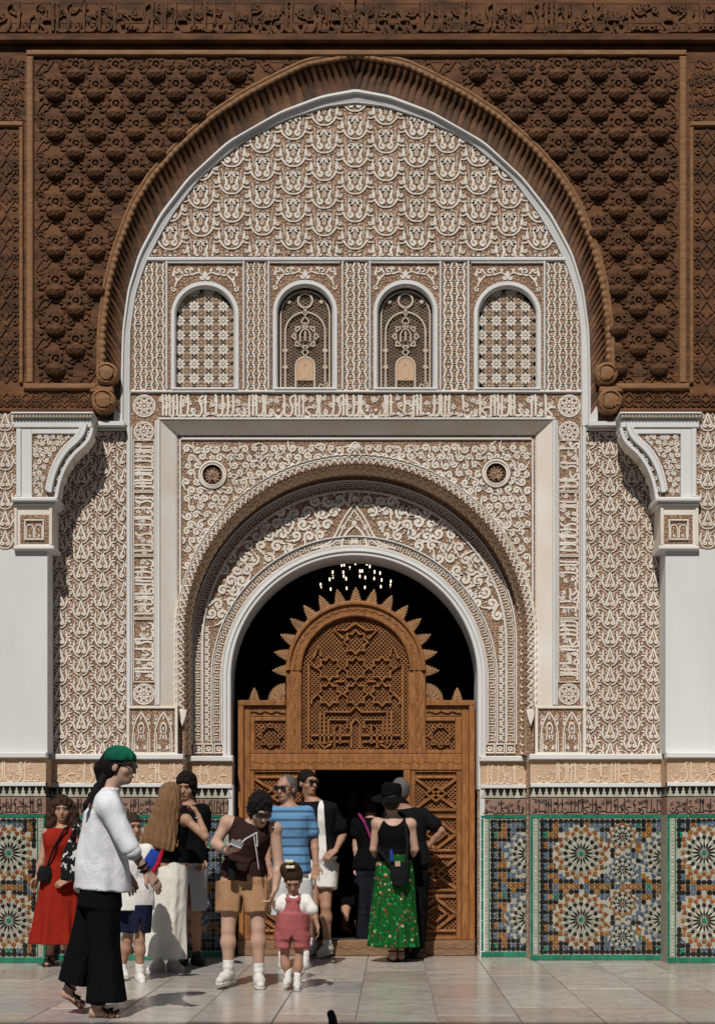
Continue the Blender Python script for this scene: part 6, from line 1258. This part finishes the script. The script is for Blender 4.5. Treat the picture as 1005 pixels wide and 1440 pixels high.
# 6 woman in tan shorts bending to the girl
p = Person('woman in dark sleeveless top and tan shorts leaning over and holding a phone', 342, -2.47, 'skin_fair', 1.0); P = p.P
p.torso(P(342, 1232, .05), P(355, 1155, -.02), -6, 1.05, 1.05, fem=True); a1 = p.arm(P(320, 1157, -.02), P(303, 1186, -.06), P(320, 1197, -.22), P(334, 1193, -.27), 1.12, pn=(.3, .2, 1), curl=.7); a2 = p.arm(P(386, 1166, -.02), P(392, 1216, -.04), P(387, 1250, -.10), P(381, 1268, -.13), 1.12, pn=(-1, -.2, 0), curl=.7, thumb=-1)
l1 = p.leg(P(325, 1240, .05), P(321, 1308), P(321, 1361), P(311, 1379, -.16), 1.12); l2 = p.leg(P(359, 1240, .05), P(363, 1304, -.02), P(364, 1366, -.02), P(366, 1385, -.16), 1.12)
p.head(P(366, 1140, -.10), (.32, -.80, -.5), eyes=False); p.finish(); p.glasses()
p.hair('hair_black', .02, .016, -.01, .06, lambda v, at, k: v.ell(at(0, -.1, .04), (.05, .05, .05), None, .03), curl(.010, 95))
p.top('sleeveless_top', 'brown_knit', -.04, .97, .014, (), straps=(a1[0], a2[0]))
p.legs_cloth('shorts', 'tan_cloth', (l1, l2), .36, .034, 1.1, .38, fold=.05); q = Vol(); q.loft(P(341, 1213, .04), P(343, 1205, .04), p.right, [(0, .158, .135), (1, .152, .13)], .01); vbuild(q, 'belt', 'brown_knit', p.t, .008)
p.shoe(l1[2], l1[3], sock='white_cotton'); p.shoe(l2[2], l2[3], sock='white_cotton')
q = Vol(); d_ = nrmz(a1[2] - a1[1]); e1 = nrmz(np.cross(d_, V3(0, 0, 1))); e2 = np.cross(d_, e1); q.chain([a1[2] - d_ * .03 + (e1 * math.cos(t) + e2 * math.sin(t)) * .034 for t in np.linspace(0, 6.28, 12)], [.011] * 12, .004); vbuild(q, 'wrist_band', 'cap_grey', p.t, .005)
q = Vol(); q.chain([P(333, 1192, -.30), P(345, 1180, -.22), P(361, 1171, -.21), P(362, 1190, -.20)], [.006] * 4, .003); q.chain([P(357, 1176, -.215), P(361, 1200, -.2), P(364, 1222, -.17)], [.005] * 3, .003); vbuild(q, 'cord', 'pale_grey', p.t, .004)
q = Vol(); c = P(333, 1186, -.31); q.loft(c + V3(-.045, 0, .015), c + V3(.045, .0, -.02), V3(.2, .7, .7), [(0, .034, .0055), (1, .034, .0055)], .003); soft_thing(q, 'phone', 'metal_grey', 'grey phone in the hand of the woman in tan shorts', 'phone', .004)
q = Vol(); q.loft(P(326, 1238, -.13), P(327, 1211, -.12), V3(1, 0, 0), [(0, .028, .018), (.5, .03, .02), (1, .026, .016)], .01); soft_thing(q, 'pouch', 'bag_black', 'black pouch hanging at the waist of the woman in tan shorts', 'pouch', .005)
# 7 little girl
p = Person('small girl in pink dungarees and white t-shirt with a bow in her hair', 412, -2.63, 'skin_tan', .60); P = p.P; p.h = .0065
p.torso(P(411, 1306), P(413, 1259), 0, 1.12, 1.15); a1 = p.arm(P(399, 1265), P(390, 1277, -.03), P(384, 1270, -.06), P(381, 1263, -.08), 1.05, pn=(1, 0, 0), curl=.8); a2 = p.arm(P(430, 1265), P(441, 1284, -.02), P(447, 1304, -.04), P(448, 1315, -.05), 1.05, pn=(-1, 0, 0), thumb=-1)
l1 = p.leg(P(402, 1314), P(400, 1349), P(405, 1372), P(402, 1384, -.09), 1.08); l2 = p.leg(P(421, 1314), P(420, 1350, -.02), P(418, 1377, -.03), P(418, 1389, -.13), 1.08)
p.head(P(412, 1237, -.03), (.0, -.78, -.62), k=.86, eyes=True); p.finish()
p.hair('hair_brown', .012, .008, -.02, .045, lambda v, at, k: (v.ell(at(-.01, -.03, .125), (.045, .045, .04), None, .02), v.ell(at(.075, -.06, .07), (.04, .05, .05), None, .02)), hairn(.004, 110, 80))
for dx, dz in ((-2.5, 0), (-1, 8)):
    q = Vol(); c = P(409 + dx, 1212 + dz, -.13); [q.ell(c + V3(g * .017, 0, .004), (.018, .01, .014), None, .004) for g in (-1, 1)]; q.ell(c, (.008, .01, .008), None, .003); vbuild(q, 'hair_bow', 'cream_bow', p.t, .004)
p.top('t_shirt', 'white_cotton', .3, .97, .014, (a1, a2), .75, .024, h=.007)
q = Vol(); T = p.ttab; q.loft(P(411, 1308), P(413, 1259), p.right, [(-.25, .125, .105), (.1, .132, .118), (.5, .125, .118)], .02, (5, .03, .02, 0)); q.loft(P(411, 1292, -.05), P(412, 1263, -.045), p.right, [(0, .085, .055), (1, .062, .05)], .02)
for g in (0, 1): L_ = (l1, l2)[g]; e = L_[0] + (L_[1] - L_[0]) * .55; q.loft(e, L_[0], p.right, [(0, .082, .082), (1, .085, .085)], .03)
q.loft(P(410, 1345), P(411, 1316), V3(1, 0, 0), [(0, .02, .4), (.7, .014, .4), (1, .004, .3)], .015, op=1); q.chain([P(406, 1266, -.09), P(404, 1260, -.02), P(405, 1264, .05)], [.014] * 3); q.chain([P(419, 1266, -.09), P(421, 1260, -.02), P(420, 1264, .05)], [.014] * 3); vbuild(q, 'dungarees', 'pink_cloth', p.t, .007); p.shoe(l1[2], l1[3], k=.66, sock='white_cotton'); p.shoe(l2[2], l2[3], k=.66, sock='white_cotton')
# 8 man in blue striped t-shirt
p = Person('grey-haired man with dark glasses in a blue striped t-shirt', 408, -.9, 'skin_tan', 1.03); P = p.P
p.torso(P(410, 1226), P(406, 1131), -12, .97, 1.0); a1 = p.arm(P(382, 1143), P(374, 1184), P(378, 1216, -.06), P(379, 1230, -.08)); a2 = p.arm(P(432, 1143), P(442, 1183, .02), P(444, 1216, -.04), P(443, 1233, -.06), thumb=-1)
l1 = p.leg(P(400, 1236), P(396, 1298), P(398, 1349), P(400, 1361, -.13)); l2 = p.leg(P(421, 1236), P(424, 1300), P(428, 1350), P(424, 1362, -.12))
p.head(P(402, 1109), (-.5, -.86, -.04), eyes=False); p.finish(); p.glasses(); p.hair('hair_grey', .004, .0, -.02, .055, None, curl(.002, 120)); p.top('t_shirt', 'blue_stripe', -.04, .96, .018, (a1, a2), .66, .022); p.legs_cloth('shorts', 'pale_grey', (l1, l2), .46, .035, 1.1); p.shoe(l1[2], l1[3], sock='white_cotton'); p.shoe(l2[2], l2[3], sock='white_cotton')
# 9 man in open black shirt stepping out
p = Person('tall man with sunglasses in open black shirt and white shorts leaving the doorway', 448, .33, 'skin_tan', 1.06); P = p.P
p.torso(P(449, 1208), P(440, 1124), -18); a1 = p.arm(P(421, 1138), P(418, 1176), P(424, 1208), P(426, 1222)); a2 = p.arm(P(465, 1138), P(482, 1174, .02), P(472, 1196, -.14), P(464, 1201, -.18), pn=(0, .5, -.8), curl=.6, thumb=-1)
l1 = p.leg(P(440, 1214), P(440, 1272, -.1), P(438, 1322, .02), P(434, 1338, -.1)); l2 = p.leg(P(459, 1214), P(458, 1274, -.08), P(460, 1326, -.02), P(452, 1341, -.14))
p.head(P(433, 1101), (.62, -.78, 0), eyes=False); p.finish(); p.glasses(); p.hair('hair_black', .006, .006, -.01, .06); p.top('white_t_shirt', 'white_cotton', .0, .96, .014); 
p.top('open_shirt', 'charcoal', .02, .96, .03, (a1, a2), .72, .03, cut=lambda v: v.loft(P(452, 1222, -.2), P(448, 1118, -.2), V3(1, -.2, 0), [(0, .05, .16), (1, .03, .13)], .01, op=1)); p.legs_cloth('shorts', 'white_cotton', (l1, l2), .32, .032, 1.1); p.shoe(l1[2], l1[3], 'shoe_white', 'sole_white'); p.shoe(l2[2], l2[3], 'shoe_white', 'sole_white')
# 10 woman with purple strap going in
p = Person('dark-haired woman in black with a purple bag strap walking into the dark doorway', 520, .93, 'skin_fair', .95); P = p.P
p.torso(P(520, 1222), P(521, 1147), 182, fem=True); a1 = p.arm(P(501, 1156), P(500, 1188), P(502, 1213, -.02), P(502, 1227, -.03), thumb=-1); a2 = p.arm(P(541, 1156), P(543, 1188), P(541, 1213), P(541, 1226))
l1 = p.leg(P(511, 1228), P(510, 1284), P(511, 1328), P(509, 1335, .1)); l2 = p.leg(P(529, 1228), P(530, 1284), P(530, 1328), P(531, 1335, .1)); p.head(P(520, 1130), (-.2, 1, 0), eyes=False, lips=None); p.finish(); p.hair('hair_dark', .015, .008, -.02, .05, lambda v, at, k: v.ell(at(0, -.12, .03), (.045, .045, .045), None, .02), hairn(.004)); p.top('t_shirt', 'black_cloth', 0, .96, .02, (a1, a2), .5); p.legs_cloth('jeans', 'dark_denim', (l1, l2), .94, .022); p.shoe(l1[2], l1[3]); p.shoe(l2[2], l2[3])
q = Vol(); q.chain([P(504, 1144, -.06), P(512, 1156, -.15), P(522, 1180, -.16), P(536, 1205, -.14)], [.015, .016, .014, .012], .006); vbuild(q, 'bag_strap', 'purple_strap', p.t, .006)
# 11 woman with hat and green skirt
p = Person('woman from behind in black sun hat, black tank top and long green floral skirt', 553, -.2, 'skin_fair', .98); P = p.P
p.torso(P(554, 1217), P(553, 1149), 180, 1.02, 1., fem=True); a1 = p.arm(P(530, 1158), P(525, 1194, .02), P(536, 1212, .16), P(545, 1212, .2), 1.08); a2 = p.arm(P(577, 1159), P(583, 1194, .02), P(572, 1210, .16), P(565, 1212, .2), 1.08)
l1 = p.leg(P(545, 1226), P(546, 1288), P(552, 1338), P(551, 1346, .1)); l2 = p.leg(P(563, 1226), P(563, 1288), P(563, 1338, .05), P(564, 1345, .16)); p.head(P(549, 1125), (-.2, 1, .05), eyes=False, lips=None); p.finish(); p.hair('hair_dark', .006, 0, -.02, .05)
p.top('tank_top', 'black_cloth', .1, .95, .012, (), cut=lambda v: (v.ell(P(524, 1156, 0), (.075, .25, .105), None, .01, 1), v.ell(P(584, 1157, 0), (.075, .25, .105), None, .01, 1), v.ell(P(553, 1146, -.1), (.098, .12, .10), None, .01, 1)))
q = Vol(); q.loft(P(553, 1331), P(555, 1201), p.right, [(0, .232, .2), (.4, .205, .18), (.8, .178, .15), (1, .145, .12)], .02, (13, .075, .02, .4)); vbuild(q, 'skirt', 'green_floral', p.t, .009); p.sandal(l1[2], l1[3], 'leather_brown'); p.sandal(l2[2], l2[3], 'leather_brown')
q = Vol(); at = p.at; hu = nrmz(V3(.12, -.12, 1)); hr = nrmz(np.cross(hu, V3(0, 1, 0))); c = at(0, -.01, .045); q.loft(c, c + hu * .115, hr, [(0, .098, .11), (.6, .094, .105), (1, .078, .085)], .012); ax = (hr, np.cross(hu, hr), hu)
def brim(G):
    d = (G - c) @ np.stack(ax).T; r = np.sqrt((d[..., 0] / 1.0) ** 2 + d[..., 1] ** 2); z = d[..., 2] + .01 + .55 * np.maximum(r - .1, 0) + .012 * np.sin(np.arctan2(d[..., 1], d[..., 0]) * 2); return np.maximum(np.abs(z) - .007, r - .178)
q.add(brim, c - .2, c + .2, .012); vbuild(q, 'sun_hat', 'black_cloth', p.t, .006)
q = Vol(); q.loft(P(562, 1246, -.2), P(561, 1212, -.19), V3(1, 0, -.15), [(0, .06, .035), (.45, .088, .045), (1, .085, .04)], .025); q.chain([P(551, 1216, -.19), P(540, 1205, -.16), P(531, 1192, -.1)], [.014] * 3); q.chain([P(571, 1215, -.19), P(573, 1185, -.15), P(568, 1152, -.1)], [.014] * 3); t_ = soft_thing(q, 'cross_body_bag', 'bag_black', 'black cross-body bag with a small beige patch worn over the green skirt', 'bag')
x, y, z = P(559, 1215, -.245); mb = MB(); mb.slab(x - .024, x + .024, z - .024, z + .024, y + .02, y, .003); build(mb, 'patch', 'beige_patch', t_)
q = Vol(); q.cone(P(551, 1210, -.23), P(550, 1200, -.23), .018, .016, .004); q.cone(P(550, 1200, -.23), P(550, 1196, -.23), .012, .012, .003); soft_thing(q, 'water_bottle', 'cap_blue', 'small blue-capped water bottle poking out of the bag on the green skirt', 'bottle', .005)
# 12 man in black with hand on hip
p = Person('grey-haired man in black with his elbow out behind the woman in the sun hat', 578, .16, 'skin_tan', 1.0); P = p.P
p.torso(P(580, 1218), P(568, 1135), 178, 1.0); a1 = p.arm(P(548, 1146), P(545, 1185), P(548, 1214), P(550, 1226)); a2 = p.arm(P(595, 1146, 0), P(620, 1168, -.02), P(603, 1189, .02), P(594, 1192, .04), pn=(0, 1, 0))
l1 = p.leg(P(571, 1226), P(570, 1286), P(569, 1336), P(567, 1342, .06)); l2 = p.leg(P(589, 1226), P(589, 1286), P(586, 1336), P(592, 1342, .06)); p.head(P(561, 1111), (-.5, .86, 0), eyes=False, lips=None); p.finish(); p.hair('hair_grey', .005, .0, -.02, .05); p.top('t_shirt', 'charcoal', 0, .97, .026, (a1, a2), .6, .03); p.legs_cloth('trousers', 'black_cloth', (l1, l2), .97, .022); p.shoe(l1[2], l1[3], 'shoe_black', 'shoe_black'); p.shoe(l2[2], l2[3], 'shoe_black', 'shoe_black')
# 13 figure already inside
p = Person('figure in dark dress with one bare foot lifted, just inside the dark doorway', 492, 1.7, 'skin_tan', .95); P = p.P
p.torso(P(496, 1222), P(496, 1150), 180, fem=True); p.arm(P(478, 1158), P(476, 1188), P(480, 1210), P(481, 1222)); p.arm(P(514, 1158), P(516, 1188), P(513, 1210), P(512, 1222)); l1 = p.leg(P(488, 1228), P(487, 1268, -.02), P(485, 1298, -.32), P(493, 1310, -.34)); l2 = p.leg(P(504, 1228), P(505, 1280), P(505, 1324), P(505, 1331, .12))
p.head(P(496, 1133), (0, 1, 0), eyes=False, lips=None); p.finish(); p.hair('hair_dark', .016, .01, -.02, .05, lambda v, at, k: v.chain([at(0, -.1, 0), at(0, -.1, -.15)], [.06, .05])); q = Vol(); q.loft(P(496, 1272), P(496, 1150), p.right, [(0, .19, .17), (.4, .17, .14), (.7, .15, .13), (.85, .165, .12), (.97, .09, .08)], .02, (8, .05, .02, 0)); vbuild(q, 'dress', 'black_cloth', p.t, .01)
